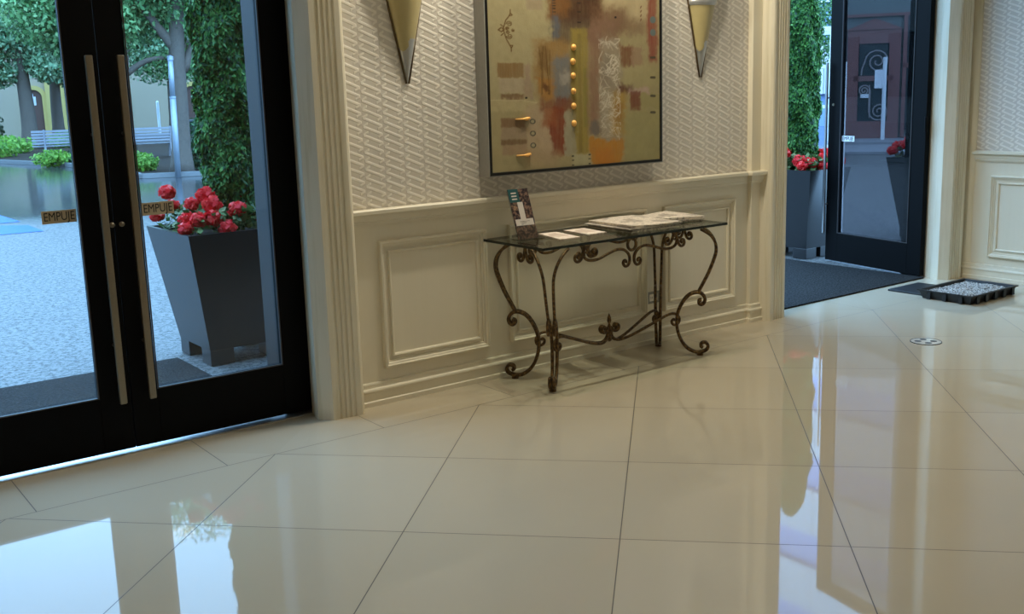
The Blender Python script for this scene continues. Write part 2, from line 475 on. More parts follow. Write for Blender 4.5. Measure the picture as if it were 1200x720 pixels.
# wainscot, wallpaper field and mouldings of the wall between the doors
X0, X1 = 2.44, 5.575
struct(MB().box(X0, X1, 4.70, WY1 + 0.01, 0, 1.0).build('trim_1', M['cream']), 'cream panelled wainscot between the doors', 'wainscot')
struct(MB().box(X0, 5.47, 4.708, WY1 + 0.01, 1.0, ZC).build('trim_2', M['wallpaper']), 'woven relief wallpaper above the chair rail', 'wallpaper')
pb = lambda u, z, h: (u, 4.70 - h, z)
PROF = [(0, 0), (0.0, 0.020), (0.003, 0.027), (0.011, 0.029), (0.015, 0.020), (0.022, 0.018), (0.027, 0.008), (0.034, 0.007), (0.036, 0.0)]
PROF2 = [(0.054, 0.0), (0.054, 0.010), (0.059, 0.015), (0.066, 0.012), (0.069, 0.0)]
def panel_frame(name, x0, x1, z0, z1, P, label):
    b = MB()
    b.ring(mould_rect(x0, x1, z0, z1, PROF, P)); b.ring(mould_rect(x0, x1, z0, z1, PROF2, P))
    return struct(b.build(name, M['cream']), label, 'moulding')
panel_frame('trim_3', 2.628, 3.303, 0.188, 0.858, pb, 'panel moulding nearest the closed double door')
panel_frame('trim_4', 3.457, 4.521, 0.188, 0.862, pb, 'wide panel moulding behind the console table')
panel_frame('trim_5', 4.668, 5.332, 0.188, 0.858, pb, 'panel moulding nearest the open doorway')
# chair rail and skirting, returned round a shallow pilaster strip
RAIL = [(0, 0.942), (0.012, 0.942), (0.014, 0.952), (0.021, 0.955), (0.021, 0.964), (0.027, 0.968), (0.031, 0.985), (0.033, 0.996), (0.050, 0.999), (0.056, 1.005), (0.056, 1.021), (0.050, 1.027), (0, 1.027)]
BASE = [(0, 0.0), (0.032, 0.0), (0.032, 0.024), (0.028, 0.027), (0.021, 0.028), (0.021, 0.070), (0.027, 0.073), (0.029, 0.082), (0.026, 0.089), (0.016, 0.094), (0.014, 0.108), (0.016, 0.111), (0.014, 0.119), (0, 0.122)]
def run(prof, path, n=None):
    """sweep a (projection, z) profile along a floor polyline of (x, y, nx, ny) points"""
    rings = []
    for (x, y, nx, ny) in path:
        rings.append([(x + nx * d, y + ny * d, z) for d, z in prof])
    k = len(prof); vs = [p for r in rings for p in r]; fs = []
    for i in range(len(rings) - 1):
        for j in range(k):
            j2 = (j + 1) % k
            fs.append((i * k + j, i * k + j2, (i + 1) * k + j2, (i + 1) * k + j))
    fs.append(tuple(range(k))); fs.append(tuple(range((len(rings) - 1) * k, len(rings) * k))[::-1])
    return MB().add(vs, fs)
pth = [(X0, 4.70, 0, -1), (5.47, 4.70, -1, -1), (5.47, 4.675, -1, -1), (5.575, 4.675, 0, -1)]
pth = [(X0, 4.70, 0, -1), (5.47, 4.70, -1, -1), (5.47, 4.668, -1, -1), (5.60, 4.668, 0, -1)]
struct(run(RAIL, pth).build('trim_6', M['cream']), 'cream chair rail between the doors', 'chair rail')
struct(run(BASE, pth).build('baseboard_back', M['cream']), 'cream skirting between the doors', 'baseboard')
st = MB().box(5.47, 5.60, 4.668, WY1 + 0.01, 0, ZC)
struct(st.build('trim_7', M['cream'], bevel=0.004), 'narrow strip beside the open doorway casing', 'trim')

def casing(mirror_x, w=0.0):
    """fluted door casing section as (x, y)"""
    pts = [(2.275, 4.84), (2.262, 4.79), (2.245, 4.785), (2.237, 4.73), (2.227, 4.722), (2.219, 4.66), (2.264, 4.606), (2.272, 4.597)]
    x = 2.285
    for k in range(4):                        # flutes
        a = 2.300 + k * 0.027
        pts += [(a, 4.594 - 0.002 * k), (a + 0.005, 4.602 - 0.002 * k), (a + 0.014, 4.602 - 0.002 * k), (a + 0.019, 4.593 - 0.002 * k)]
    pts += [(2.425, 4.584), (2.437, 4.588), (2.448, 4.602), (2.457, 4.65), (2.462, 4.73), (2.30, 4.84)]
    if mirror_x: pts = [(mirror_x - p[0] + 2.2, p[1]) for p in pts][::-1]
    return pts
struct(MB().prism(casing(0), 0, ZC).build('trim_8', M['cream_grain']), 'fluted cream casing right of the closed door', 'door casing')
struct(MB().prism(casing(5.818), 0, ZC).build('trim_9', M['cream_grain']), 'fluted cream casing left of the open doorway', 'door casing')
rj = [(p[0] + 7.765 - 2.262, p[1] - 0.01) for p in casing(0)]
rj = [p if p[0] < 7.955 else (8.035, p[1]) for p in rj]
struct(MB().prism(rj, 0, ZC).build('trim_10', M['cream_grain']), 'fluted cream casing right of the open doorway', 'door casing')
struct(MB().prism([(p[0] - 2.262 - 0.20 + 0.62 - 0.001, p[1]) if 0 else (0.42 - (p[0] - 2.262), p[1]) for p in casing(0)][::-1], 0, ZC).build('trim_11', M['cream_grain']), 'fluted cream casing at the far left of the closed door', 'door casing')
# side wall on the right
XR = 8.0
struct(MB().box(XR, WX1 + 0.01, WY0, 4.60, 0, 1.0).build('trim_12', M['cream']), 'cream wainscot on the right side wall', 'wainscot')
struct(MB().box(XR + 0.006, WX1 + 0.01, WY0, 4.535, 1.0, ZC).build('trim_13', M['wallpaper']), 'woven wallpaper on the right side wall', 'wallpaper')
struct(MB().box(XR - 0.004, WX1 + 0.01, 4.535, 4.70, 0, ZC).build('trim_14', M['cream_grain']), 'cream corner strip on the right wall', 'trim')
pr_ = lambda u, z, h: (XR - h, u, z)
struct(MB().ring(mould_rect(3.55, 4.39, 0.185, 0.835, PROF, lambda u, z, h: (XR - h, 7.94 - u, z))).ring(mould_rect(3.55, 4.39, 0.185, 0.835, PROF2, lambda u, z, h: (XR - h, 7.94 - u, z))).build('trim_15', M['cream']), 'panel moulding on the right side wall', 'moulding')
struct(run(RAIL, [(XR, 4.535, -1, 0), (XR, WY0, -1, 0)]).build('trim_16', M['cream']), 'chair rail on the right side wall', 'chair rail')
struct(run(BASE, [(XR, 4.60, -1, 0), (XR, WY0, -1, 0)]).build('baseboard_right', M['cream']), 'skirting on the right side wall', 'baseboard')
# bright metal sill under the closed door
struct(MB().box(D1[0], D1[1], 4.775, 4.87, 0.0, 0.006).build('trim_17', M['steel']), 'bright metal threshold under the closed double door', 'threshold')
struct(MB().box(D1[0], D1[1], 4.79, 4.85, 3.22, ZD).box(D2[0], D2[1], 4.79, 4.85, 3.22, ZD).build('trim_19', M['black']), 'black head frame over the doors', 'door frame')

# -------------------------------------------------------------------- doors
def sign_plate(parent, x0, x1, z0, z1, y, plate, name='push_sign', text='EMPUJE'):
    pl = MB().box(x0, x1, y - 0.002, y, z0, z1).build(name, plate, parent)
    me = text_mesh(text, (z1 - z0) * 0.95)
    me.materials.append(M['ink'])
    w = max(v.co.x for v in me.vertices) - min(v.co.x for v in me.vertices)
    k = (x1 - x0) * 0.88 / w
    for v in me.vertices:
        v.co = Vector((v.co.x * k + (x0 + x1) / 2, y - 0.0025 - v.co.z, v.co.y + (z0 + z1) / 2)) - wloc(parent)
    o = bpy.data.objects.new('sign_lettering', me); C.objects.link(o); o.parent = pl
    return pl

def leaf(name, x0, x1, sl, sr, hx, sign, label):
    """door leaf in the wall plane: stile widths sl, sr; handle at hx"""
    e = empty(name, ((x0 + x1) / 2, 4.80, 0), label, 'door', None, 'structure')
    ya, yb = 4.795, 4.84; zb = 0.021; zt = 3.215
    fr = MB()
    fr.box(x0, x0 + sl, ya, yb, zb, zt).box(x1 - sr, x1, ya, yb, zb, zt)
    fr.box(x0 + sl, x1 - sr, ya, yb, zb, 0.279).box(x0 + sl, x1 - sr, ya, yb, zt - 0.12, zt)
    f = fr.build('door_frame', M['black'], e, bevel=0.002)
    gx0, gx1 = x0 + sl, x1 - sr
    bead = MB()
    bead.ring(mould_rect(gx0, gx1, 0.279, zt - 0.12, [(0, 0.0), (0, 0.004), (0.006, 0.004), (0.006, -0.006)], lambda u, z, h: (u, ya - h, z)))
    bead.build('glazing_bead', M['slate'], e)
    MB().box(gx0, gx1, 4.814, 4.820, 0.279, zt - 0.12).build('glass_pane', M['glass'], e)
    hb = MB().box(hx - 0.016, hx + 0.016, 4.722, 4.742, 0.255, 1.797)
    h = hb.build('pull_handle', M['handle'], e, bevel=0.005)
    for z in (0.52, 1.46):
        MB().tube([(hx, 4.742, z), (hx, 4.797, z)], 0.008).build('handle_bracket', M['handle'], h)
    s = MB().lathe([(0.0, 0), (0.012, 0), (0.012, 0.006), (0, 0.008)], (0, 0, 0), 14)
    s.v = [(hx + (0.045 if hx < 1.36 else -0.045) + v[0], 4.795 - v[2], 1.06 + v[1]) for v in s.v]
    s.build('lock_cylinder', M['handle'], e, smooth=True)
    sign_plate(e, *sign, 4.813, M['sticker'])
    return e
leaf('door_1', D1[0], 1.3535, 0.12, 0.139, 1.300, (1.060, 1.203, 1.088, 1.144), 'left leaf of the closed black glass double door')
leaf('door_2', 1.3565, D1[1], 0.120, 0.155, 1.433, (1.487, 1.634, 1.086, 1.144), 'right leaf of the closed black glass double door')

# the open leaf of the right-hand doorway, swung outwards
hin = Vector((7.72, 4.79, 0)); L = 1.10
ang = math.atan2(5.828 - 4.72, 7.920 - 7.708)
e = empty('door_3', hin, 'black glass door leaf standing open at the right doorway', 'door', None, 'structure')
e.rotation_euler = (0, 0, ang)
def lb(name, mb, m, par=e, **k): return mb.build(name, m, par, world=False, **k)
SL, SR, ZT = 0.145, 0.145, 3.215
lb('door_frame', MB().box(0, SR, -0.024, 0.024, 0.014, ZT).box(L - SL, L, -0.024, 0.024, 0.014, ZT).box(SR, L - SL, -0.024, 0.024, 0.014, 0.268).box(SR, L - SL, -0.024, 0.024, ZT - 0.12, ZT), M['black'], bevel=0.002)
lb('glass_pane', MB().box(SR, L - SL, -0.003, 0.003, 0.268, ZT - 0.12), M['tinted'])
lb('glazing_bead', MB().ring(mould_rect(SR, L - SL, 0.268, ZT - 0.12, [(0, 0.0), (0, 0.004), (0.006, 0.004), (0.006, -0.006)], lambda u, z, h: (u, 0.024 + h, z))), M['slate'])
h = lb('pull_handle', MB().box(L - 0.012, L + 0.010, 0.046, 0.064, 0.255, 1.765), M['steel'], bevel=0.004)
for z in (0.52, 1.46):
    lb('handle_bracket', MB().tube([(L - 0.010, 0.024, z), (L - 0.010, 0.048, z)], 0.008), M['steel'], h)
h2 = lb('outer_pull_handle', MB().box(L - 0.075, L - 0.051, -0.105, -0.085, 0.255, 1.765), M['steel'], bevel=0.004)
lb('lock_cylinder', MB().tube([(L - 0.06, 0.024, 1.40), (L - 0.06, 0.032, 1.40)], 0.012), M['handle'])
lb('hinge', MB().tube([(-0.005, 0.03, 1.18), (-0.005, 0.03, 1.30)], 0.012), M['black'])
# sticker facing the room: readable from the lobby side (+local y)
pl = lb('push_sign', MB().box(L - SL - 0.155, L - SL - 0.006, 0.003, 0.005, 1.082, 1.130), M['sticker_white'])
me = text_mesh('EMPUJE', 0.046); me.materials.append(M['ink'])
wd = max(v.co.x for v in me.vertices) - min(v.co.x for v in me.vertices)
for v in me.vertices:
    v.co = Vector((L - SL - 0.0805 - v.co.x * 0.128 / wd, 0.0056 + v.co.z, v.co.y + 1.106))
o = bpy.data.objects.new('sign_lettering', me); C.objects.link(o); o.parent = pl

# --------------------------------------------------------- things on the floor
tag(MB().box(5.80, 7.70, 4.755, 6.25, 0.0, 0.012).build('entrance_mat', M['mat'], bevel=0.003), 'large charcoal entrance mat lying in the open right doorway', 'mat')
tag(MB().box(7.05, 7.46, 4.345, 4.655, 0.0, 0.014).build('rubber_mat', M['rubber'], bevel=0.004), 'small flat black rubber mat behind the gravel tray', 'mat')
t = empty('boot_tray', (7.27, 4.12, 0), 'black plastic tray filled with grey gravel on the floor by the right wall', 'tray')
def tray_ring(d, z):
    return [(6.965 + d, 3.925 + d, z), (7.575 - d, 3.925 + d, z), (7.575 - d, 4.335 - d, z), (6.965 + d, 4.335 - d, z)]
tr = MB().ring([tray_ring(0.02, 0.0), tray_ring(0.0, 0.058), tray_ring(-0.012, 0.060), tray_ring(-0.012, 0.068), tray_ring(0.006, 0.068), tray_ring(0.02, 0.02)], close=True)
tr.add(tray_ring(0.02, 0.0), [(3, 2, 1, 0)])
for k in range(5):
    x = 7.03 + k * 0.12
    tr.box(x, x + 0.035, 3.917, 3.935, 0.004, 0.056)
    if k < 3:
        y = 3.99 + k * 0.125
        tr.box(6.957, 6.975, y, y + 0.03, 0.004, 0.056)
tr.build('tray', M['rubber'], t)
g = MB(); nx, ny = 48, 34
gx = np.linspace(6.985, 7.555, nx); gy = np.linspace(3.945, 4.315, ny)
for j in range(ny):
    for i in range(nx):
        g.v.append((gx[i], gy[j], 0.046 + 0.010 * rng.random() + 0.006 * math.sin(gx[i] * 17) * math.cos(gy[j] * 23)))
for j in range(ny - 1):
    for i in range(nx - 1):
        g.f.append((j * nx + i, j * nx + i + 1, (j + 1) * nx + i + 1, (j + 1) * nx + i)); g.mi.append(0)
o = g.build('gravel', M['gravel'], t); o['kind'] = 'stuff'
t = empty('floor_outlet_cover', (5.794, 3.545, 0), 'round metal floor cover with four dark slots set in the tiles', 'floor cover')
MB().lathe([(0.0, 0.003), (0.082, 0.003), (0.088, 0.0026)], (5.794, 3.545, 0), 40).build('cover_plate', plain('cover_plate_cream', rgb(206, 200, 188), 0.15, vary=0.03), t)
MB().lathe([(0.088, 0.0), (0.088, 0.0035), (0.093, 0.0035), (0.093, 0.0)], (5.794, 3.545, 0), 40).build('rim', M['rubber'], t)
for ax, ay in ((-0.032, 0.035), (0.030, 0.038), (-0.030, -0.036), (0.034, -0.030)):
    s = MB().lathe([(0.0, 0.0036), (0.021, 0.0036), (0.021, 0.0)], (5.794 + ax, 3.545 + ay, 0), 14)
    s.build('slot', M['rubber'], t)

# power outlet on the skirting panel
t = empty('power_outlet', (4.582, 4.70, 0.29), 'grey wall socket plate low on the panelling behind the table', 'power outlet')
MB().box(4.522, 4.642, 4.692, 4.70, 0.252, 0.328).build('plate', M['plate'], t, bevel=0.003)
s = MB().box(4.548, 4.616, 4.689, 4.693, 0.268, 0.312).build('socket', M['socket'], t, bevel=0.002)
for x in (4.565, 4.597):
    sl_ = MB()
    for dx in (-0.006, 0.006): sl_.box(x + dx - 0.0012, x + dx + 0.0012, 4.6882, 4.690, 0.284, 0.298)
    sl_.build('socket_slot', M['ink'], s)

# -------------------------------------------------------------- console table
TC = Vector((3.972, 4.43, 0))
table = empty('console_table', TC, 'glass topped console table with bronzed scrolled iron legs against the panelling', 'table')
GX0, GX1, GY0, GY1, GZ0, GZ1 = 3.280, 4.664, 4.155, 4.680, 0.788, 0.802
gt = MB()
gt.add([(GX0, GY0, GZ1), (GX1, GY0, GZ1), (GX1, GY1, GZ1), (GX0, GY1, GZ1)], [(0, 1, 2, 3)], 0)
gt.add([(GX0, GY0, GZ0), (GX1, GY0, GZ0), (GX1, GY1, GZ0), (GX0, GY1, GZ0)], [(3, 2, 1, 0)], 0)
c4 = [(GX0, GY0), (GX1, GY0), (GX1, GY1), (GX0, GY1)]
for k in range(4):
    (xa, ya), (xb, yb) = c4[k], c4[(k + 1) % 4]
    gt.add([(xa, ya, GZ0), (xb, yb, GZ0), (xb, yb, GZ1), (xa, ya, GZ1)], [(0, 1, 2, 3)], 1)
gt.build('glass_top', [M['table_glass'], M['glass_edge']], table)
UP = [(-0.016, 0.386, 0.017), (0.017, 0.450, 0.019), (0.046, 0.510, 0.021), (0.075, 0.587, 0.024), (0.087, 0.638, 0.029), (0.079, 0.692, 0.044), (0.046, 0.740, 0.068), (-0.006, 0.776, 0.100)]
LOW = [(0.004, 0.340), (-0.010, 0.336), (-0.012, 0.320), (0.002, 0.312), (0.018, 0.322), (0.024, 0.345), (0.012, 0.370), (-0.012, 0.385), (-0.046, 0.382), (-0.082, 0.360), (-0.116, 0.312), (-0.140, 0.245), (-0.141, 0.172), (-0.121, 0.102), (-0.086, 0.050), (-0.040, 0.022), (0.002, 0.021), (0.034, 0.034), (0.043, 0.058), (0.028, 0.078), (0.006, 0.074), (0.000, 0.057), (0.012, 0.048)]
FEET = {(-1, -1): (3.405, 4.258), (-1, 1): (3.415, 4.612), (1, 1): (4.534, 4.600), (1, -1): (4.556, 4.262)}
for (sx, sy), (fx, fy) in FEET.items():
    d = Vector((sx, sy, 0)) / math.sqrt(2); p = Vector((-sy, sx, 0)) / math.sqrt(2)
    F = Vector((fx, fy, 0)); b = MB()
    for q in (-1, 1):
        b.tube(smooth_path([F + d * s + p * (q * w) + Vector((0, 0, z)) for s, z, w in UP], 4), [0.0085] * 29, 8)
        lo = [F + d * s + p * (q * (0.017 - 0.006 * min(1, max(0, (0.38 - z) / 0.35)))) + Vector((0, 0, z)) for s, z in LOW]
        sp = smooth_path(lo, 4)
        b.tube(sp, [0.0095] * len(sp), 8)
    lg = b.build('leg', M['iron'], table, smooth=True)
    c = F + d * (-0.004)
    MB().tube([(c.x, c.y, 0.0), (c.x, c.y, 0.016)], 0.020, 14).build('foot', M['iron'], lg)
def spiral(cx, cz, r0, a0, turns, sgn, n=18):
    """scroll running outwards from its centre; ends at angle a0"""
    out = []
    for k in range(n + 1):
        t_ = k / n
        a = a0 - sgn * turns * 2 * PI * (1 - t_)
        r = r0 * (0.22 + 0.78 * t_)
        out.append((cx + r * math.cos(a), cz + r * math.sin(a)))
    return out
def apron(sgn_pts, place, name):
    b = MB()
    for pts, r in sgn_pts:
        P = smooth_path([place(u, z) for u, z in pts], 3)
        b.tube(P, r, 8)
    return b.build(name, M['iron'], table, smooth=True)
def long_apron():
    L_ = []
    for s in (-1, 1):
        m = lambda pts: [(s * u, z) for u, z in pts]
        # main bar: from the leg cluster, dipping, to the curl under the ring
        main = [(-0.345, 0.770), (-0.352, 0.738), (-0.345, 0.705), (-0.314, 0.688), (-0.270, 0.685), (-0.233, 0.691), (-0.165, 0.712), (-0.107, 0.724), (-0.062, 0.718), (-0.030, 0.695), (-0.017, 0.668), (-0.020, 0.640), (-0.036, 0.624), (-0.056, 0.626), (-0.066, 0.644), (-0.056, 0.658), (-0.044, 0.652), (-0.046, 0.641)]
        L_.append((m(main), 0.0085))
        c1 = [(-0.395, 0.708), (-0.386, 0.716), (-0.392, 0.727), (-0.408, 0.724), (-0.414, 0.707), (-0.404, 0.691), (-0.384, 0.690), (-0.366, 0.706), (-0.356, 0.735), (-0.338, 0.762), (-0.318, 0.772)]
        L_.append((m(c1), 0.0085))
        c2 = [(-0.276, 0.728), (-0.286, 0.734), (-0.281, 0.746), (-0.266, 0.744), (-0.258, 0.729), (-0.266, 0.713), (-0.284, 0.709), (-0.304, 0.720), (-0.318, 0.742), (-0.340, 0.765), (-0.372, 0.775)]
        L_.append((m(c2), 0.0085))
        bud = [(-0.335, 0.772), (-0.352, 0.752), (-0.335, 0.732), (-0.318, 0.752), (-0.335, 0.772)]
        L_.append((m(bud), 0.006))
    ring = [(0.031 * math.cos(a), 0.742 + 0.033 * math.sin(a)) for a in np.linspace(-PI / 2, 1.5 * PI, 15)]
    L_.append((ring, 0.0085))
    L_.append(([(-0.05, 0.779), (0.0, 0.772), (0.05, 0.779)], 0.006))
    return L_
apron(long_apron(), lambda u, z: (3.969 + u, 4.232, z), 'front_apron')
apron(long_apron(), lambda u, z: (3.969 + u, 4.628, z), 'back_apron')
def side_apron():
    L_ = []
    for s in (-1, 1):
        L_.append(([(s * u, z) for u, z in [(0.046, 0.712), (0.036, 0.718), (0.040, 0.730), (0.056, 0.728), (0.064, 0.712), (0.056, 0.696), (0.036, 0.692), (0.018, 0.706), (0.008, 0.735), (0.0, 0.765), (-0.012, 0.775)]], 0.0085))
        L_.append(([(s * u, z) for u, z in [(0.02, 0.772), (0.07, 0.770), (0.14, 0.776)]], 0.006))
    return L_
apron(side_apron(), lambda u, z: (3.375, 4.43 + u, z), 'side_apron')
apron(side_apron(), lambda u, z: (4.585, 4.43 + u, z), 'side_apron')
tf = MB()
for (xa, ya), (xb, yb) in (((3.40, 4.24), (4.55, 4.24)), ((3.40, 4.62), (4.55, 4.62)), ((3.40, 4.24), (3.40, 4.62)), ((4.55, 4.24), (4.55, 4.62))):
    tf.tube([(xa, ya, 0.782), (xb, yb, 0.782)], 0.006, 8)
tf.build('top_rail', M['iron'], table, smooth=True)
SB = [(0.048, 0.232), (0.040, 0.241), (0.049, 0.250), (0.062, 0.241), (0.062, 0.223), (0.047, 0.210), (0.026, 0.216), (0.014, 0.236), (0.013, 0.212), (0.018, 0.182), (0.040, 0.160), (0.075, 0.154), (0.150, 0.170), (0.250, 0.205), (0.340, 0.238), (0.400, 0.258), (0.445, 0.258), (0.474, 0.236), (0.476, 0.206), (0.455, 0.188), (0.430, 0.196), (0.424, 0.214), (0.436, 0.226), (0.446, 0.218)]
SB2 = SB[:7] + [(0.012, 0.236), (0.012, 0.205), (0.020, 0.172), (0.048, 0.152), (0.090, 0.150)] + SB[12:]
for (sx, sy), (fx, fy) in FEET.items():
    B = Vector((fx - TC.x - 0.092 * sx, fy - TC.y - 0.092 * sy, 0)); u = B.normalized(); k = B.length / 0.474
    pts = [TC + u * (a * k) + Vector((0, 0, z)) for a, z in SB]
    P = smooth_path(pts, 3)
    MB().tube(P, 0.0085, 8).build('stretcher', M['iron'], table, smooth=True)
MB().lathe([(0.0, 0.150), (0.014, 0.160), (0.016, 0.180), (0.009, 0.200), (0.014, 0.215), (0.010, 0.245), (0.006, 0.258), (0.013, 0.275), (0.011, 0.295), (0.0, 0.322)], (TC.x, TC.y, 0), 12).build('finial', M['iron'], table, smooth=True)

# ------------------------------------------------ papers and brochures on top
ZT_ = GZ1
bh = empty('brochure_holder', (3.45, 4.515, ZT_), 'clear acrylic brochure stand at the left end of the glass table', 'brochure stand')
def slab(p00, p10, up, th, n):
    """thin slab: edge p00-p10, height vector up, thickness th along n"""
    a = Vector(p00); b = Vector(p10); u = Vector(up); w = Vector(n).normalized() * th
    return [a, b, b + w, a + w], [a + u, b + u, b + u + w, a + u + w]
bl = Vector((3.372, 4.478, ZT_ + 0.004)); br_ = Vector((3.500, 4.470, ZT_ + 0.004))
wv = (br_ - bl).normalized(); nv = Vector((-wv.y, wv.x, 0))          # into the wall
upv = Vector((-0.028, 0.055, 0.268))
lo, hi = slab(bl + nv * 0.012, br_ + nv * 0.012, upv * 0.97, 0.003, nv)
MB().hexa(lo, hi).build('back_plate', M['acrylic'], bh)
lo, hi = slab(bl - nv * 0.012, br_ - nv * 0.012, upv * 0.28, 0.003, nv)
MB().hexa(lo, hi).build('front_pocket', M['acrylic'], bh)
lo = [bl - nv * 0.02, br_ - nv * 0.02 + wv * 0.03, br_ + nv * 0.09 + wv * 0.03, bl + nv * 0.09]
lo = [Vector((p.x, p.y, ZT_)) for p in lo]
MB().hexa(lo, [p + Vector((0, 0, 0.003)) for p in lo]).build('base_plate', M['acrylic'], bh)
b = MB()
bo = bl + Vector((0, 0, 0.001)); bw = (br_ - bl)
lo, hi = slab(bo, bo + bw, upv, 0.006, nv); b.hexa(lo, hi, 1)
def patch(u0, u1, v0, v1, m, h=0.0006):
    p = [bo + bw * u0 + upv * v0 - nv * h, bo + bw * u1 + upv * v0 - nv * h, bo + bw * u1 + upv * v1 - nv * h, bo + bw * u0 + upv * v1 - nv * h]
    b.add(p, [(0, 1, 2, 3)], m)
patch(0.0, 0.50, 0.74, 1.0, 0); patch(0.5, 1.0, 0.74, 1.0, 1); patch(0.0, 1.0, 0.0, 0.27, 2); patch(0, 1, 0.27, 0.74, 1)
for k in range(3): patch(0.12, 0.38, 0.79 + 0.06 * k, 0.815 + 0.06 * k, 3, 0.0012)
patch(0.33, 0.60, 0.36, 0.74, 3, 0.0012); patch(0.04, 0.94, 0.27, 0.40, 3, 0.0014); patch(0.08, 0.30, 0.58, 0.70, 2, 0.0012)
for k in range(3): patch(0.30 - 0.02 * k, 0.40 + 0.17 * k, 0.29 + 0.03 * k, 0.297 + 0.03 * k, 1, 0.0018)
tag(b.build('brochure', [M['teal'], M['photo_dark'], M['photo_mid'], M['paper_white']]), 'tall teal and brown printed brochure standing in the acrylic stand', 'brochure')

def sheet_pile(quad, z0, z1, layers, m, curl=0.0, jit=0.0, seed=1, nx=14, ny=12):
    """folded paper: quad corners (x,y) back-left, front-left, front-right, back-right"""
    r = random.Random(seed); b = MB()
    q = [Vector((x, y, 0)) for x, y in quad]
    def P(u, v): return q[0].lerp(q[3], u).lerp(q[1].lerp(q[2], u), v)
    tops = []; bots = []
    for j in range(ny + 1):
        for i in range(nx + 1):
            u, v = i / nx, j / ny
            w = curl * (math.sin(3.1 * u + 0.7 * seed) * math.cos(2.3 * v + seed) * 0.5 + 0.5)
            p = P(u, v)
            bots.append((p.x, p.y, z0)); tops.append((p.x, p.y, z1 + w))
    n = (nx + 1) * (ny + 1)
    fs = []
    for j in range(ny):
        for i in range(nx):
            a = j * (nx + 1) + i; c = a + nx + 1
            fs.append((n + a, n + a + 1, n + c + 1, n + c)); fs.append((a, c, c + 1, a + 1))
    rim = [i for i in range(nx + 1)] + [(j) * (nx + 1) + nx for j in range(1, ny + 1)] + [ny * (nx + 1) + i for i in range(nx - 1, -1, -1)] + [j * (nx + 1) for j in range(ny - 1, 0, -1)]
    for k in range(len(rim)):
        a, c = rim[k], rim[(k + 1) % len(rim)]
        fs.append((a, c, n + c, n + a))
    b.add(bots + tops, fs)
    return b
def paper(name, quad, z0, z1, m, label, cat, group=None, curl=0.0, seed=1):
    cx = sum(p[0] for p in quad) / 4; cy = sum(p[1] for p in quad) / 4
    bb = sheet_pile([(x - cx, y - cy) for x, y in quad], 0, z1 - z0, 1, m, curl, 0, seed)
    o = bb.build(name, m); o.location = (cx, cy, z0)
    a = math.atan2(quad[0][1] - quad[1][1], quad[0][0] - quad[1][0]) - PI / 2
    return tag(o, label, cat, group)
paper('booklet', [(3.588, 4.585), (3.522, 4.310), (3.656, 4.303), (3.700, 4.560)], ZT_ + 0.0005, ZT_ + 0.007, M['page'], 'thin pale booklet lying flat just right of the brochure stand', 'booklet', None, 0.001, 2)
paper('booklet', [(3.775, 4.592), (3.754, 4.345), (3.889, 4.349), (3.916, 4.578)], ZT_ + 0.0005, ZT_ + 0.006, M['page'], 'pale booklet lying flat just left of the big newspaper pile', 'booklet', None, 0.001, 3)
labs = ['bottom newspaper of the wide pile in the middle of the table', 'second newspaper from the bottom of the wide middle pile', 'third newspaper from the bottom of the wide middle pile', 'open crumpled newspaper on top of the wide middle pile']
rr = random.Random(5)
for k in range(4):
    j = lambda: rr.uniform(-0.02, 0.02)
    q = [(3.985 + j(), 4.640 + j() * 0.4), (3.962 + j(), 4.218 + abs(j())), (4.362 + j(), 4.222 + abs(j())), (4.385 + j(), 4.632 + j() * 0.4)]
    if k == 3: q = [(4.010, 4.640), (3.985, 4.250), (4.340, 4.215), (4.350, 4.620)]
    paper('newspaper', q, ZT_ + 0.0005 + 0.0085 * k, ZT_ + 0.0085 * k + 0.0062, M['newsprint'] if k in (0, 3) else M['newsprint_dark'], labs[k], 'newspaper', 'newspapers in the middle pile', 0.011 if k == 3 else 0.0, k + 1)
labs = ['bottom newspaper of the pile at the right end of the table', 'middle newspaper of the pile at the right end of the table', 'top newspaper of the pile at the right end of the table']
for k in range(3):
    j = lambda: rr.uniform(-0.010, 0.010)
    q = [(4.425 + j(), 4.668 + j() * 0.3), (4.405 + j(), 4.385 + j()), (4.640 + j(), 4.318 + j()), (4.655 + j() * 0.3, 4.655 + j() * 0.4)]
    paper('newspaper', q, ZT_ + 0.0005 + 0.009 * k, ZT_ + 0.009 * k + 0.0066, M['newsprint'] if k == 2 else M['newsprint_dark'], labs[k], 'newspaper', 'newspapers in the right pile', 0.010 if k == 2 else 0.0, k + 4)

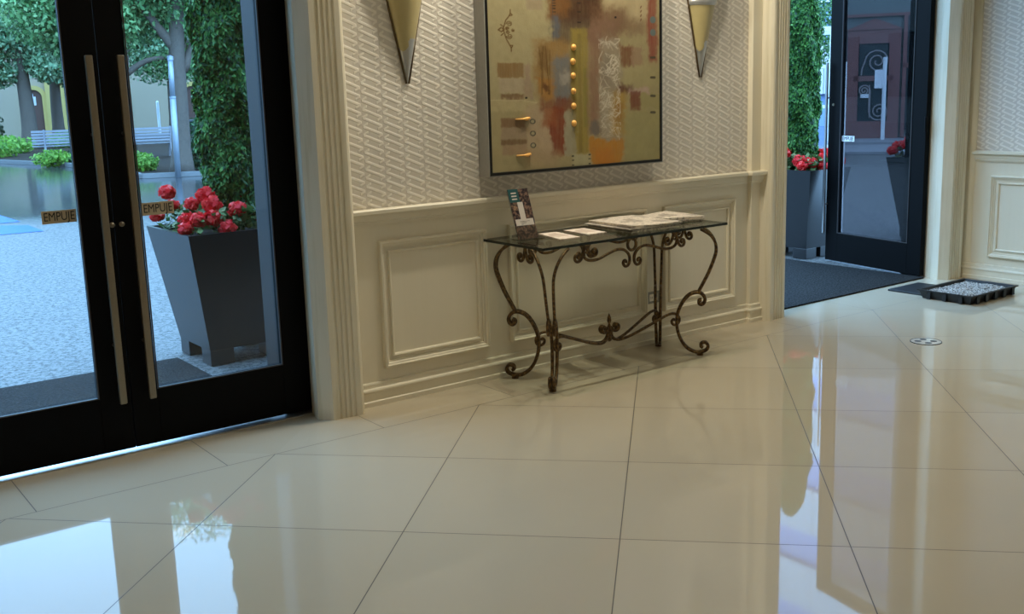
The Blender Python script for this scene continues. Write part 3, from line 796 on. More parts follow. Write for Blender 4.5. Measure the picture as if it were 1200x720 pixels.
# ------------------------------------------------------------------ sconces
def sconce(cx, label):
    e = empty('wall_sconce', (cx, 4.708, 1.65), label, 'wall light', 'pointed wall lights beside the painting')
    z0 = 1.652
    def half(z): return 0.004 + (z - z0) * 0.226
    def sect(z, k=1.0, n=12):
        w = half(z) * k
        return [(cx + w * math.cos(a), 4.706 - 0.9 * w * math.sin(a) * 0.85 - 0.004, z) for a in np.linspace(0, PI, n + 1)]
    zz = np.linspace(1.83, 2.085, 5); b = MB()
    # lower edge of the amber shade is cut on a curve
    rings = []
    for i, z in enumerate(zz):
        r = sect(z)
        if i == 0: r = [(x, y, z + 0.022 * math.sin(2.4 * k / 12 * PI - 0.9)) for k, (x, y, z) in enumerate(r)]
        rings.append(r)
    def skin(b, rings, m=0):
        n = len(rings[0]); vs = [p for r in rings for p in r]; fs = []
        for i in range(len(rings) - 1):
            for k in range(n - 1):
                fs.append((i * n + k, i * n + k + 1, (i + 1) * n + k + 1, (i + 1) * n + k))
        b.add(vs, fs, m)
    skin(b, rings); b.build('shade', M['amber'], e, smooth=True)
    b = MB(); skin(b, [sect(z, 0.985) for z in (z0, 1.70, 1.78, 1.87)]); b.build('tip_cap', M['silver'], e, smooth=True)
    b = MB(); skin(b, [sect(2.085, 1.02), sect(2.095, 1.06), sect(2.118, 1.04), sect(2.122, 0.98)]); b.build('band', M['silver'], e, smooth=True)
    b = MB(); skin(b, [sect(2.12, 0.98), sect(2.2, 1.0), sect(2.34, 1.0), sect(2.36, 0.97), sect(2.33, 0.85)]); b.build('bowl', M['amber'], e, smooth=True)
    pts = []
    for s in (-1, 1):
        pts.append([(cx + s * (half(z) + 0.004), 4.700, z) for z in np.linspace(z0 - 0.004, 2.33, 6)])
    b = MB()
    for p in pts: b.tube(p, 0.0055, 6)
    b.build('edge_rib', M['bronze_edge'], e, smooth=True)
    return e
sconce(2.855, 'pointed amber wall light left of the painting')
sconce(5.010, 'pointed amber wall light right of the painting, with a silver band')

# ----------------------------------------------------------------- painting
PX0, PX1, PZ0, PZ1, PY = 3.286, 4.588, 1.142, 2.62, 4.61
art = empty('painting', (3.937, 4.70, PZ0), 'large abstract painting in ochre, rust and cream hanging above the table', 'painting')
b = MB()
b.ring([[(PX0, 4.706, PZ0), (PX1, 4.706, PZ0), (PX1, 4.706, PZ1), (PX0, 4.706, PZ1)], [(PX0, PY + 0.004, PZ0), (PX1, PY + 0.004, PZ0), (PX1, PY + 0.004, PZ1), (PX0, PY + 0.004, PZ1)]])

rect = lambda d, y: [(PX0 + d, y, PZ0 + d), (PX1 - d, y, PZ0 + d), (PX1 - d, y, PZ1 - d), (PX0 + d, y, PZ1 - d)]
b.ring([rect(0, PY + 0.004), rect(0.001, PY + 0.001), rect(0.005, PY + 0.001), rect(0.006, PY + 0.012)]); b.build('frame', M['silver_frame'], art)
MB().ring([rect(0.005, PY + 0.004), rect(0.006, PY), rect(0.021, PY - 0.001), rect(0.023, PY + 0.012)]).build('frame_lip', M['black_frame'], art)

def canvas():
    CX0, CX1, CZ0, CZ1 = PX0 + 0.014, PX1 - 0.014, PZ0 + 0.014, PZ1 - 0.014
    nx, nz = 300, 340
    U, V = np.meshgrid(np.linspace(0, 1, nx), np.linspace(0, 1, nz))
    # picture pixels as seen in the photo (visible part reaches row 0)
    bx = 575 + U * 198; yb = 204 - U * 13.5
    Z = V * (CZ1 - CZ0)
    by = yb - Z / 0.935 * (yb + 0.0)
    def noise(s, seed, oct_=4):
        r = np.random.default_rng(seed); out = np.zeros_like(U); amp = 1.0; tot = 0
        for o_ in range(oct_):
            f = s * 2 ** o_; g = r.random((int(f) + 3, int(f) + 3))
            x = U * f; y = V * f * 1.14; xi = np.minimum(x.astype(int), int(f)); yi = np.minimum(y.astype(int), int(f) + 1)
            fx = x - xi; fy = np.clip(y - yi, 0, 1); fx = fx * fx * (3 - 2 * fx); fy = fy * fy * (3 - 2 * fy)
            y1 = np.minimum(yi + 1, g.shape[0] - 1); x1 = np.minimum(xi + 1, g.shape[1] - 1)
            out += amp * ((g[yi, xi] * (1 - fx) + g[yi, x1] * fx) * (1 - fy) + (g[y1, xi] * (1 - fx) + g[y1, x1] * fx) * fy); tot += amp; amp *= 0.55
        return out / tot
    n1, n2, n3, n4 = noise(5, 1), noise(12, 2), noise(40, 3, 3), noise(9, 4)
    rs_ = np.random.default_rng(9); sv = rs_.random((24, nx)); yy = V * 22.9; y0_ = np.minimum(yy.astype(int), 22); fy_ = yy - y0_
    xi_ = np.broadcast_to(np.arange(nx), U.shape); streak = sv[y0_, xi_] * (1 - fy_) + sv[y0_ + 1, xi_] * fy_
    n6 = noise(70, 21, 2)
    WX = bx + (n2 - 0.5) * 9 + (n6 - 0.5) * 5; WY = by + (n4 - 0.5) * 9 + (n6 - 0.5) * 7
    col = np.zeros(U.shape + (3,))
    def c(r, g, b_): return np.array([lin(r / 255), lin(g / 255), lin(b_ / 255)])
    base = c(132, 118, 82); col[:] = base
    col += (n1 - 0.5)[..., None] * c(90, 78, 56) * 0.9
    def sm(x, a, b_): t_ = np.clip((x - a) / (b_ - a), 0, 1); return t_ * t_ * (3 - 2 * t_)
    def blot(cx0, cy0, cx1, cy1, colr, op=1.0, soft=2.0, warp=1.0, tex=0.35):
        """crop pixel box -> painted patch; coordinates are photo pixels"""
        X = bx * (1 - warp) + WX * warp; Y = by * (1 - warp) + WY * warp
        m = sm(X, cx0 - soft, cx0 + soft) * (1 - sm(X, cx1 - soft, cx1 + soft)) * sm(Y, cy0 - soft, cy0 + soft) * (1 - sm(Y, cy1 - soft, cy1 + soft))
        m = m * op * (1 - tex + tex * 2 * np.clip(n3 * 0.35 + n2 * 0.25 + streak * 0.4, 0, 1)); m = np.clip(m, 0, 1)[..., None]
        col[:] = col * (1 - m) + c(*colr) * m
    # pale left field, warm centre
    blot(573, -60, 648, 118, (136, 123, 88), 0.8, 6); blot(700, -60, 760, 24, (146, 128, 94), 0.9, 6)
    blot(640, -60, 702, 26, (84, 52, 26), 0.95, 5); blot(655, -40, 700, 30, (50, 34, 22), 0.6, 6); blot(640, -20, 664, 26, (110, 72, 30), 0.6, 4)
    blot(646, 20, 700, 52, (72, 52, 36), 0.8, 6); blot(690, 8, 732, 34, (92, 64, 42), 0.8, 8); blot(700, 20, 756, 40, (104, 78, 56), 0.7, 8)
    blot(645, 20, 652, 46, (74, 76, 80), 0.8, 3)
    blot(624, 48, 664, 118, (118, 84, 36), 0.75, 7); blot(628, 55, 640, 82, (84, 56, 24), 0.5, 4); blot(628, 92, 646, 116, (132, 88, 34), 0.7, 3); blot(632, 98, 637, 107, (72, 42, 20), 0.8, 1.5)
    blot(644, 66, 664, 126, (92, 92, 90), 0.85, 5); blot(652, 84, 662, 100, (150, 140, 124), 0.5, 3)
    blot(664, 34, 684, 182, (122, 104, 44), 0.9, 2.5, 0.4); blot(672, 40, 676, 180, (92, 74, 34), 0.4, 1.5, 0.3); blot(678, 80, 683, 150, (96, 92, 40), 0.5, 2, 0.4)
    blot(684, 30, 700, 160, (112, 82, 62), 0.85, 5); blot(690, 22, 722, 60, (108, 80, 60), 0.7, 7)
    blot(698, 42, 722, 166, (126, 112, 92), 0.85, 4); blot(700, 62, 712, 100, (100, 88, 74), 0.5, 5)
    blot(722, 52, 738, 76, (96, 56, 34), 0.8, 3); blot(736, 54, 750, 76, (124, 96, 74), 0.7, 2)
    blot(720, 98, 738, 108, (72, 34, 30), 0.85, 3); blot(732, 102, 760, 110, (150, 122, 112), 0.6, 2); blot(735, 106, 748, 130, (96, 52, 34), 0.85, 1.5, 0.4)
    blot(748, 108, 776, 128, (122, 112, 68), 0.6, 2); blot(725, 76, 776, 100, (134, 122, 82), 0.6, 4)
    blot(757, -60, 769, 70, (112, 56, 42), 0.85, 3, 0.6)
    blot(712, 106, 730, 160, (136, 104, 36), 0.75, 5); blot(716, 120, 726, 146, (120, 78, 30), 0.5, 4)
    blot(686, 142, 698, 160, (84, 80, 74), 0.7, 3)
    blot(685, 164, 725, 200, (146, 98, 30), 0.95, 3); blot(690, 176, 712, 200, (150, 90, 22), 0.6, 5)
    blot(726, 130, 776, 198, (128, 118, 76), 0.8, 5)
    # left-hand boxes
    blot(585, 75, 612, 92, (108, 80, 44), 0.85, 1.2, 0.25); blot(586, 93, 612, 110, (140, 122, 100), 0.6, 1.5, 0.3); blot(587, 111, 612, 118, (96, 66, 40), 0.8, 1.2, 0.3); blot(612, 76, 620, 116, (128, 104, 84), 0.7, 2)
    blot(617, -20, 634, 14, (126, 108, 84), 0.7, 1.5, 0.3); blot(584, -30, 602, 1, (104, 76, 40), 0.8, 1.2, 0.3)
    blot(572, 118, 632, 132, (146, 130, 92), 0.7, 3); blot(613, 124, 640, 190, (142, 120, 92), 0.85, 5); blot(630, 150, 646, 184, (144, 122, 94), 0.85, 4)
    blot(587, 139, 613, 150, (102, 72, 48), 0.8, 1.2, 0.3); blot(587, 150, 614, 164, (126, 104, 82), 0.75, 1.2, 0.3); blot(587, 164, 614, 170, (92, 64, 42), 0.8, 1.2, 0.3); blot(588, 170, 614, 182, (126, 100, 76), 0.75, 1.5, 0.3)
    blot(626, 116, 666, 130, (100, 52, 26), 0.8, 4); blot(640, 126, 656, 184, (104, 46, 24), 0.9, 3); blot(632, 128, 646, 150, (120, 66, 34), 0.8, 4)
    blot(655, 130, 668, 186, (128, 120, 98), 0.75, 2); blot(612, 178, 650, 200, (134, 112, 80), 0.6, 5)
    blot(664, 182, 686, 196, (140, 132, 100), 0.7, 2, 0.3)
    # strokes
    def stroke(pts, w, colr, op=1.0):
        d = np.full(U.shape, 1e9)
        for (xa, ya), (xb, yb_) in zip(pts[:-1], pts[1:]):
            dx, dy = xb - xa, yb_ - ya; L2 = dx * dx + dy * dy + 1e-9
            t_ = np.clip(((bx - xa) * dx + (by - ya) * dy) / L2, 0, 1)
            d = np.minimum(d, np.hypot(bx - xa - t_ * dx, by - ya - t_ * dy))
        m = (np.clip((w - d) / 0.5 + 0.5, 0, 1) * op)[..., None]
        col[:] = col * (1 - m) + c(*colr) * m
    # flourish
    F0 = [(600, 15), (600, 19), (598, 23), (595, 27), (593.5, 32), (592, 37), (593.5, 42), (595, 48), (598, 54), (600, 58), (600, 62)]
    stroke(F0, 0.6, (84, 58, 20));
    def curl(cx_, cy_, r_, a0_, sg_, t0=1.5):
        stroke([(cx_ + r_ * (1 - 0.75 * k / 12) * math.cos(a0_ + sg_ * t0 * 2 * PI * k / 12), cy_ + r_ * (1 - 0.75 * k / 12) * math.sin(a0_ + sg_ * t0 * 2 * PI * k / 12)) for k in range(13)], 0.5, (84, 58, 20))
    for cx_, cy_, r_, a0_, sg_ in ((598.5, 31, 3.2, PI, 1), (598.5, 45, 3.2, PI, -1), (596.5, 36, 2.2, PI / 2, 1), (597, 40.5, 2.0, -PI / 2, -1), (602, 38, 1.6, 0, 1)): curl(cx_, cy_, r_, a0_, sg_)
    stroke([(593, 38), (590, 40), (587, 38), (590, 35.5), (593, 37)], 0.7, (84, 58, 20)); stroke([(592, 34), (589.5, 32)], 0.6, (84, 58, 20)); stroke([(592, 42), (590, 44)], 0.6, (84, 58, 20))
    stroke([(600, 19), (602, 21), (599, 22)], 0.6, (84, 58, 20)); stroke([(600, 58), (601.5, 55.5), (598.5, 55)], 0.6, (84, 58, 20))
    # crumpled pale net
    r = random.Random(3)
    for k in range(70):
        x = r.uniform(699, 720); y = r.uniform(44, 162); p = [(x, y)]
        for q in range(4):
            x = min(722, max(697, x + r.uniform(-7, 7))); y += r.uniform(-6, 9); p.append((x, y))
        stroke(p, r.choice((0.25, 0.35, 0.5)), (176, 162, 140), r.uniform(0.35, 0.8))
    for k in range(26):
        y = 108 + k * 2.1; stroke([(698 + r.uniform(-1, 2), y), (706, y + 1.2), (714 - k * 0.05, y - 0.6)], 0.35, (160, 148, 128), 0.6)
    for k in range(10):
        x = r.uniform(628, 645); stroke([(x, r.uniform(55, 66)), (x + r.uniform(-3, 4), r.uniform(80, 112))], 0.5, (88, 62, 22), 0.6)
    for y in (3, 6, 9, 12, 16): stroke([(645, y), (648, y)], 0.6, (44, 34, 24))
    for y in (5, 15, 27): stroke([(673, y), (676, y)], 0.8, (40, 30, 22))
    for y in (184, 189, 195): stroke([(664, y), (665.5, y)], 0.7, (34, 30, 26)); stroke([(683.5, y - 1.5), (685, y - 1.5)], 0.7, (34, 30, 26))
    for y in (66, 90, 112, 132): stroke([(761, y), (765.5, y)], 1.4, (66, 58, 42))
    for y in (21.5, 36.5): stroke([(763.5, y - 0.5), (763.5, y + 0.5)], 3.6, (84, 92, 88))
    for x, y in ((717, 20), (614, 115)): stroke([(x, y), (x + .5, y)], 1.1, (22, 18, 16))
    for y in (8, 13, 18, 23): stroke([(748, y), (749, y - 2)], 0.7, (104, 74, 52))
    stroke([(572, 118), (610, 118), (626, 121)], 0.4, (160, 144, 108), 0.7); stroke([(645, -40), (645, 50)], 0.4, (70, 62, 56), 0.6)
    for y in (142.5, 156.5, 170.5):
        stroke([(620.5, y), (620.5, y + .01)], 3.2, (62, 58, 48)); stroke([(620.5, y), (620.5, y + .01)], 2.0, (134, 122, 92))
    col *= (0.92 + 0.16 * n3[..., None])
    grey = col.mean(-1, keepdims=True); col = grey + (col - grey) * 0.95
    col = np.clip(col * PAINT_GAIN / np.array([1.0, 0.96, 0.92]), 0, 0.9)
    me = bpy.data.meshes.new('canvas')
    X = CX0 + U * (CX1 - CX0); ZZ = CZ0 + V * (CZ1 - CZ0); Yv = np.full_like(X, PY + 0.006) - 0.0012 * n3
    off = wloc(art)
    verts = np.stack([X - off.x, Yv - off.y, ZZ - off.z], -1).reshape(-1, 3)
    idx = np.arange(nx * nz).reshape(nz, nx)
    faces = np.stack([idx[:-1, :-1], idx[:-1, 1:], idx[1:, 1:], idx[1:, :-1]], -1).reshape(-1, 4)
    me.from_pydata(verts.tolist(), [], faces.tolist())
    at = me.color_attributes.new('paint', 'FLOAT_COLOR', 'POINT')
    at.data.foreach_set('color', np.concatenate([col.reshape(-1, 3), np.ones((nx * nz, 1))], 1).astype(np.float32).ravel())
    t_ = NT('painted_canvas')
    a_ = t_.n('ShaderNodeVertexColor'); a_.layer_name = 'paint'
    wv_ = t_.noise(t_.obj(), 140, 3)
    t_.bsdf(a_.outputs[0], 0.55, spec=0.25, bump=wv_, bump_d=0.0012)
    me.materials.append(t_.m)
    o = bpy.data.objects.new('canvas', me); C.objects.link(o); o.parent = art
    def at_px(px, py):
        u = (px - 575) / 198; yb_ = 204 - u * 13.5; z = (yb_ - py) / yb_ * 0.935
        return CX0 + u * (CX1 - CX0), CZ0 + z
    stud = MB().lathe([(0.0, 0.016), (0.010, 0.014), (0.016, 0.008), (0.018, 0.0)], (0, 0, 0), 14)
    stud.v = [(x, -z, y * 1.05) for x, y, z in stud.v]
    first = None
    for y in (56, 72.5, 89, 107, 124.5, 145):
        x, z = at_px(666.5 + (1 if y < 60 else 0), y)
        if first is None:
            first = stud.build('gold_stud', M['gold'], art, smooth=True, world=False); s_ = first
        else:
            s_ = first.copy(); C.objects.link(s_)
        s_.location = Vector((x, PY + 0.006, z)) - off
    for y in (140, 182.5):
        x0, z = at_px(602, y); x1, _ = at_px(617, y)
        MB().tube([(x0, PY + 0.002, z), ((x0 + x1) / 2, PY - 0.002, z), (x1 - 0.02, PY, z), (x1, PY + 0.002, z + 0.004)], [0.004, 0.005, 0.010, 0.007], 8).build('gold_bar', M['gold'], art, smooth=True)
PAINT_GAIN = 1.45
canvas()

# ------------------------------------------------------------------ outdoors
og = MB().add([(-60, 4.83, -0.004), (120, 4.83, -0.004), (120, 110, -0.004), (-60, 110, -0.004)], [(0, 1, 2, 3)])
struct(og.build('plaza_ground', M['paving']), 'speckled granite paving of the plaza outside', 'ground')
tag(MB().box(0.30, 2.12, 5.06, 6.42, -0.004, 0.012).build('entrance_mat', M['mat'], bevel=0.003), 'charcoal entrance mat outside the closed double door', 'mat')
# blue parking marks
bp = MB()
bp.add([(2.2, 16.3, 0.001), (2.684, 14.52, 0.001), (3.205, 14.47, 0.001), (3.213, 15.41, 0.001), (2.915, 15.69, 0.001)], [(0, 1, 2, 3, 4)])
bp.add([(2.60, 16.2, 0.001), (2.972, 15.98, 0.001), (3.235, 15.97, 0.001), (3.215, 17.2, 0.001), (2.7, 17.6, 0.001)], [(0, 1, 2, 3, 4)])
tag(bp.build('parking_marking', M['blue_paint']), 'bright blue painted marking on the plaza paving', 'ground marking')

def quads_at(P, N, size, aspect=0.6, tilt=0.6):
    """leaf quads centred on P, roughly facing N"""
    n = len(P)
    N = N + rng.normal(0, tilt, (n, 3)); N /= np.linalg.norm(N, axis=1, keepdims=True) + 1e-9
    A = rng.normal(0, 1, (n, 3)); A -= N * (A * N).sum(1, keepdims=True); A /= np.linalg.norm(A, axis=1, keepdims=True) + 1e-9
    B = np.cross(N, A)
    s = size * rng.uniform(0.6, 1.3, (n, 1))
    a, b_ = A * s, B * s * aspect
    return np.stack([P - a * 0.5, P + b_ * 0.5 - a * 0.05, P + a * 0.5, P - b_ * 0.5 - a * 0.05], 1)

def blob_points(c, r, n, shell=0.55):
    d = rng.normal(0, 1, (n, 3)); d /= np.linalg.norm(d, axis=1, keepdims=True)
    rad = (shell + (1 - shell) * rng.random((n, 1)))
    return np.array(c) + d * rad * np.array(r), d

def conifer(x, y, z0, z1, r, n, label):
    e = empty('cypress_shrub', (x, y, z0), label, 'shrub', 'cypress shrubs in the planters')
    MB().tube([(x, y, z0 - 0.05), (x, y, z0 + (z1 - z0) * 0.8)], [0.03, 0.012], 8).build('trunk', M['twig'], e)
    t_ = rng.random(n) ** 0.9
    prof = np.where(t_ < 0.1, 0.80 + 2.0 * t_, np.where(t_ < 0.62, 1.0, np.sqrt(np.clip(1 - ((t_ - 0.62) / 0.385) ** 2, 0, 1)) * 1.0))
    a = rng.random(n) * 2 * PI
    lump = 1 + 0.10 * np.sin(a * 5 + t_ * 19) + 0.08 * np.sin(a * 3 - t_ * 31 + 1)
    rad = r * prof * lump * (0.72 + 0.30 * rng.random(n) ** 0.6)
    P = np.stack([x + rad * np.cos(a), y + rad * np.sin(a), z0 + t_ * (z1 - z0)], 1)
    N = np.stack([np.cos(a), np.sin(a), 0.35 + 0 * a], 1)
    # sprays point upwards: long axis near vertical
    Nn = N + rng.normal(0, 0.55, N.shape); Nn /= np.linalg.norm(Nn, axis=1, keepdims=True)
    up_ = np.stack([0.35 * np.cos(a), 0.35 * np.sin(a), np.ones(n)], 1) + rng.normal(0, 0.35, (n, 3))
    up_ -= Nn * (up_ * Nn).sum(1, keepdims=True); up_ /= np.linalg.norm(up_, axis=1, keepdims=True)
    sd = np.cross(Nn, up_); s = 0.034 * rng.uniform(0.6, 1.3, (n, 1))
    Q = np.stack([P - up_ * s * 0.6, P + sd * s * 0.30, P + up_ * s * 0.6, P - sd * s * 0.30], 1)
    MB().quads(Q).build('foliage', M['cypress'], e)
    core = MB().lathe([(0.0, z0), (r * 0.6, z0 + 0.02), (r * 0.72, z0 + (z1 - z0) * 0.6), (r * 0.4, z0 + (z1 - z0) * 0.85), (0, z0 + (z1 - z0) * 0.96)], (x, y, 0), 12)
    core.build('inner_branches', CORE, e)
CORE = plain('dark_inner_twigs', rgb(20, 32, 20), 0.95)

def flower_mesh():
    n = 150; P, d = blob_points((0, 0, 0), (0.046, 0.046, 0.038), n, 0.75)
    Q = quads_at(P, d, 0.030, 0.8, 0.35)
    b = MB().quads(Q)
    b.lathe([(0.0, -0.03), (0.03, -0.02), (0.036, 0.0), (0.03, 0.02), (0, 0.03)], (0, 0, 0), 10)
    return b
bloom_proto = None
def planter(x0, y0, label_p, label_f, spots, seed, wx=0.52):
    """square tapered metal planter: base corner nearest the doors at (x0, y0)"""
    global bloom_proto
    w, zb, zt, fl_ = 0.52, 0.095, 0.822, 0.115
    cx, cy = x0 + wx / 2, y0 + w / 2; kx = (wx + 0.2) / 0.72
    e = empty('planter', (cx, cy, 0), label_p, 'planter', 'tapered dark planters by the doors')
    R = lambda d, z: [(x0 - d, y0 - d, z), (x0 + wx + d, y0 - d, z), (x0 + wx + d, y0 + w + d, z), (x0 - d, y0 + w + d, z)]
    b = MB().ring([R(0, zb), R(fl_, zt), R(fl_ - 0.025, zt), R(fl_ - 0.04, zt - 0.08)])
    b.add(R(0, zb), [(3, 2, 1, 0)])
    b.build('body', M['planter'], e)
    so = MB().add(R(fl_ - 0.04, zt - 0.05), [(0, 1, 2, 3)]); so.build('soil', M['soil'], e)
    for (ax, ay) in ((0, 0), (1, 0), (1, 1), (0, 1)):
        fx = x0 + ax * (wx - 0.15); fy = y0 + ay * (w - 0.15)
        MB().box(fx, fx + 0.15, fy, fy + 0.15, 0, zb).build('foot', M['planter'], e, bevel=0.003)
    f = empty('flowering_plant', (cx, cy, zt - 0.05), label_f, 'flowers', 'red flowers in the planters')
    n = 900; a = rng.random(n) * 2 * PI; rr_ = np.sqrt(rng.random(n))
    q = np.maximum(np.abs(np.cos(a)), np.abs(np.sin(a)))
    P = np.stack([cx + 0.34 * kx * rr_ * np.cos(a) / q, cy + 0.34 * rr_ * np.sin(a) / q, zt - 0.02 + 0.15 * rng.random(n)], 1)
    Q = quads_at(P, np.tile([0, 0, 1.0], (n, 1)), 0.06, 0.6, 0.6)
    MB().quads(Q).build('foliage', M['leaf'], f)
    for (dx, dy, z, s) in spots:
        if bloom_proto is None:
            bloom_proto = flower_mesh().build('flower_head', M['petal'], f, world=False); o = bloom_proto
        else:
            o = bloom_proto.copy(); C.objects.link(o); o.parent = f
        o.location = Vector((cx + dx * kx, cy + dy, z)) - wloc(f); o.scale = (s * 1.1, s * 1.1, s * 1.1)
        o.rotation_euler = (rng.uniform(-0.3, 0.3), rng.uniform(-0.3, 0.3), rng.uniform(0, 6))
    return cx, cy
# positions of the blooms: offset from the planter's middle, height, size
SPOT1 = [(-0.33, 0.06, 1.05, 1.0), (-0.28, 0.12, 0.96, 0.85), (-0.16, -0.12, 1.03, 1.15), (-0.24, -0.10, 0.98, 0.95), (-0.16, -0.22, 0.98, 1.2), (-0.18, -0.28, 0.90, 1.2), (-0.30, -0.16, 0.90, 1.0), (-0.26, -0.26, 0.90, 1.05), (-0.02, -0.26, 0.94, 1.15), (-0.12, -0.33, 0.845, 1.1), (-0.34, -0.24, 0.85, 0.9), (0.14, -0.30, 0.88, 1.15), (0.22, -0.20, 0.90, 1.1), (0.30, -0.10, 0.92, 1.0), (-0.10, -0.02, 0.93, 1.0), (0.10, -0.08, 0.96, 1.0), (-0.36, 0.20, 0.90, 0.9), (0.05, 0.28, 0.95, 1.0)]
SPOT2 = [(-0.32, -0.05, 0.97, 1.1), (-0.26, -0.18, 0.90, 1.25), (-0.15, -0.24, 0.88, 1.25), (-0.34, -0.26, 0.86, 1.0), (-0.05, -0.32, 0.85, 1.1), (0.05, -0.26, 0.92, 1.0), (0.14, -0.22, 0.96, 1.0), (0.20, -0.30, 0.86, 1.2), (0.28, -0.12, 0.94, 1.1), (0.32, -0.28, 0.88, 1.1), (-0.30, 0.15, 0.92, 1.0), (0.10, 0.30, 0.93, 1.0)]
SPOT3 = [(-0.33, 0.33, 0.89, 1.1), (-0.22, 0.34, 0.93, 1.2), (-0.30, 0.22, 0.95, 1.15), (-0.12, 0.26, 1.00, 1.2), (-0.22, 0.12, 1.06, 1.2), (-0.34, 0.08, 0.88, 1.1), (-0.30, -0.06, 0.94, 1.1), (-0.05, 0.10, 0.98, 1.1), (-0.30, -0.22, 0.89, 1.1), (-0.12, -0.20, 0.95, 1.1), (0.15, 0.2, 0.95, 1.1), (0.2, -0.2, 0.92, 1.0)]
c1 = planter(2.212, 6.085, 'tapered dark grey metal planter right of the closed double door', 'red flowers in the planter outside the closed double door', SPOT1, 1)
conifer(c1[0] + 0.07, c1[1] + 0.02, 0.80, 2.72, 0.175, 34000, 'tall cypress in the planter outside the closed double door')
c2 = planter(7.845, 6.04, 'tapered dark planter beside the handle of the open door', 'red flowers in the planter beside the open door', SPOT2, 2, 0.36)
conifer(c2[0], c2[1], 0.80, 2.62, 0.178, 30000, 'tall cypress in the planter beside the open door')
c3 = planter(9.68, 5.76, 'tapered dark planter seen through the tinted glass of the open door', 'red flowers seen through the tinted glass of the open door', SPOT3, 3)
conifer(c3[0], c3[1], 0.80, 2.0, 0.16, 9000, 'short cypress seen through the tinted glass of the open door')

# ---- trees
def tree(x, y, limbs, blobs, mat, leaf_size, label, group=None, name='tree', drop=1.1):
    e = empty(name, (x, y, 0), label, 'tree', group)
    for k, (pts, r0, r1) in enumerate(limbs):
        P = smooth_path([(x + a, y + b_, z) for a, b_, z in pts], 4)
        rs = [r0 + (r1 - r0) * i / (len(P) - 1) for i in range(len(P))]
        if k == 0: rs[0] *= 1.35; rs[1] *= 1.15
        MB().tube(P, rs, 10).build('trunk' if k == 0 else 'branch', M['twig'], e, smooth=True)
    Q = []
    for (c, r, n) in blobs:
        P, d = blob_points((x + c[0], y + c[1], c[2] - drop), r, int(n * 1.7), 0.3)
        Q.append(quads_at(P, d + np.array([0, 0, 0.5]), leaf_size * 0.72, 0.6, 0.8))
    MB().quads(np.concatenate(Q)).build('foliage', mat, e)
    return e
rt = Vector((0.94, -0.33, 0))   # roughly "to the right" as seen from the lobby
def R_(a, dpt, z): return (rt.x * a + 0.33 * dpt, rt.y * a + 0.94 * dpt, z)
# big tree close to the plaza edge
tree(8.23, 23.45,
     [([R_(0, 0, -0.02), R_(0.05, 0, 1.2), R_(0.10, 0, 2.6), R_(0.22, 0, 4.0), R_(0.40, 0.2, 6.0), R_(0.45, 0.3, 8.0)], 0.22, 0.10),
      ([R_(0.08, 0.0, 2.75), R_(-0.30, 0.0, 3.3), R_(-0.75, 0.1, 4.0), R_(-1.4, 0.2, 5.2)], 0.12, 0.05),
      ([R_(0.18, 0.1, 2.3), R_(0.52, 0.2, 2.9), R_(0.72, 0.2, 3.6), R_(1.0, 0.2, 5.0)], 0.13, 0.05)],
     [(R_(-2.3, 0.4, 5.0), (1.3, 1.5, 1.2), 5000), (R_(-1.3, 0.6, 5.0), (1.5, 1.5, 1.3), 6000), (R_(0.7, 0.3, 6.0), (2.0, 2.0, 1.9), 12000), (R_(2.2, 0.8, 5.4), (1.5, 1.5, 1.6), 6000),
      (R_(0.9, 0.6, 7.2), (1.6, 1.8, 1.5), 6000), (R_(0.0, 0.3, 8.95), (1.6, 1.3, 0.95), 2400), (R_(-1.4, -0.6, 4.3), (0.8, 0.8, 0.7), 1500), (R_(-1.9, 0.0, 4.0), (0.55, 0.55, 0.8), 1100)],
     M['tree_leaf'], 0.17, 'big forked grey tree beside the grey lamp post', 'plaza trees')
# dark tree just behind it, leaning branches
tree(9.55, 31.5,
     [([R_(0, 0, -0.02), R_(0.0, 0, 1.5), R_(0.1, 0, 3.0), R_(0.5, 0, 4.0), R_(1.2, 0, 5.2)], 0.20, 0.08),
      ([R_(0.05, 0.0, 2.4), R_(0.7, 0.0, 2.8), R_(1.6, 0.1, 3.0), R_(2.2, 0.2, 3.8)], 0.10, 0.04),
      ([R_(0.05, 0.0, 2.6), R_(-0.2, 0.0, 3.8), R_(0.2, 0.0, 5.6)], 0.12, 0.05)],
     [(R_(-1.6, 0.2, 5.9), (1.9, 1.9, 1.7), 8000), (R_(0.6, 0.5, 6.6), (2.2, 2.0, 1.7), 8000), (R_(2.4, 0.8, 5.2), (1.5, 1.6, 1.5), 5000), (R_(-0.8, 0, 4.5), (0.8, 0.8, 0.8), 1300), (R_(1.6, 0.6, 3.8), (1.2, 0.8, 0.5), 900)],
     M['tree_leaf'], 0.18, 'dark tree with leaning branches behind the right bench', 'plaza trees')
tree(9.0, 33.2, [([R_(0, 0, -0.02), R_(-0.05, 0, 1.6), R_(-0.1, 0, 3.2), R_(-0.2, 0, 5.5)], 0.26, 0.12)],
     [(R_(-0.6, 0.0, 6.2), (2.0, 1.8, 1.8), 8000), (R_(-0.3, -0.2, 4.6), (1.0, 0.8, 0.8), 1500)], M['tree_leaf_far'], 0.19, 'broad tree trunk half hidden by the door frame behind the bench', 'plaza trees')
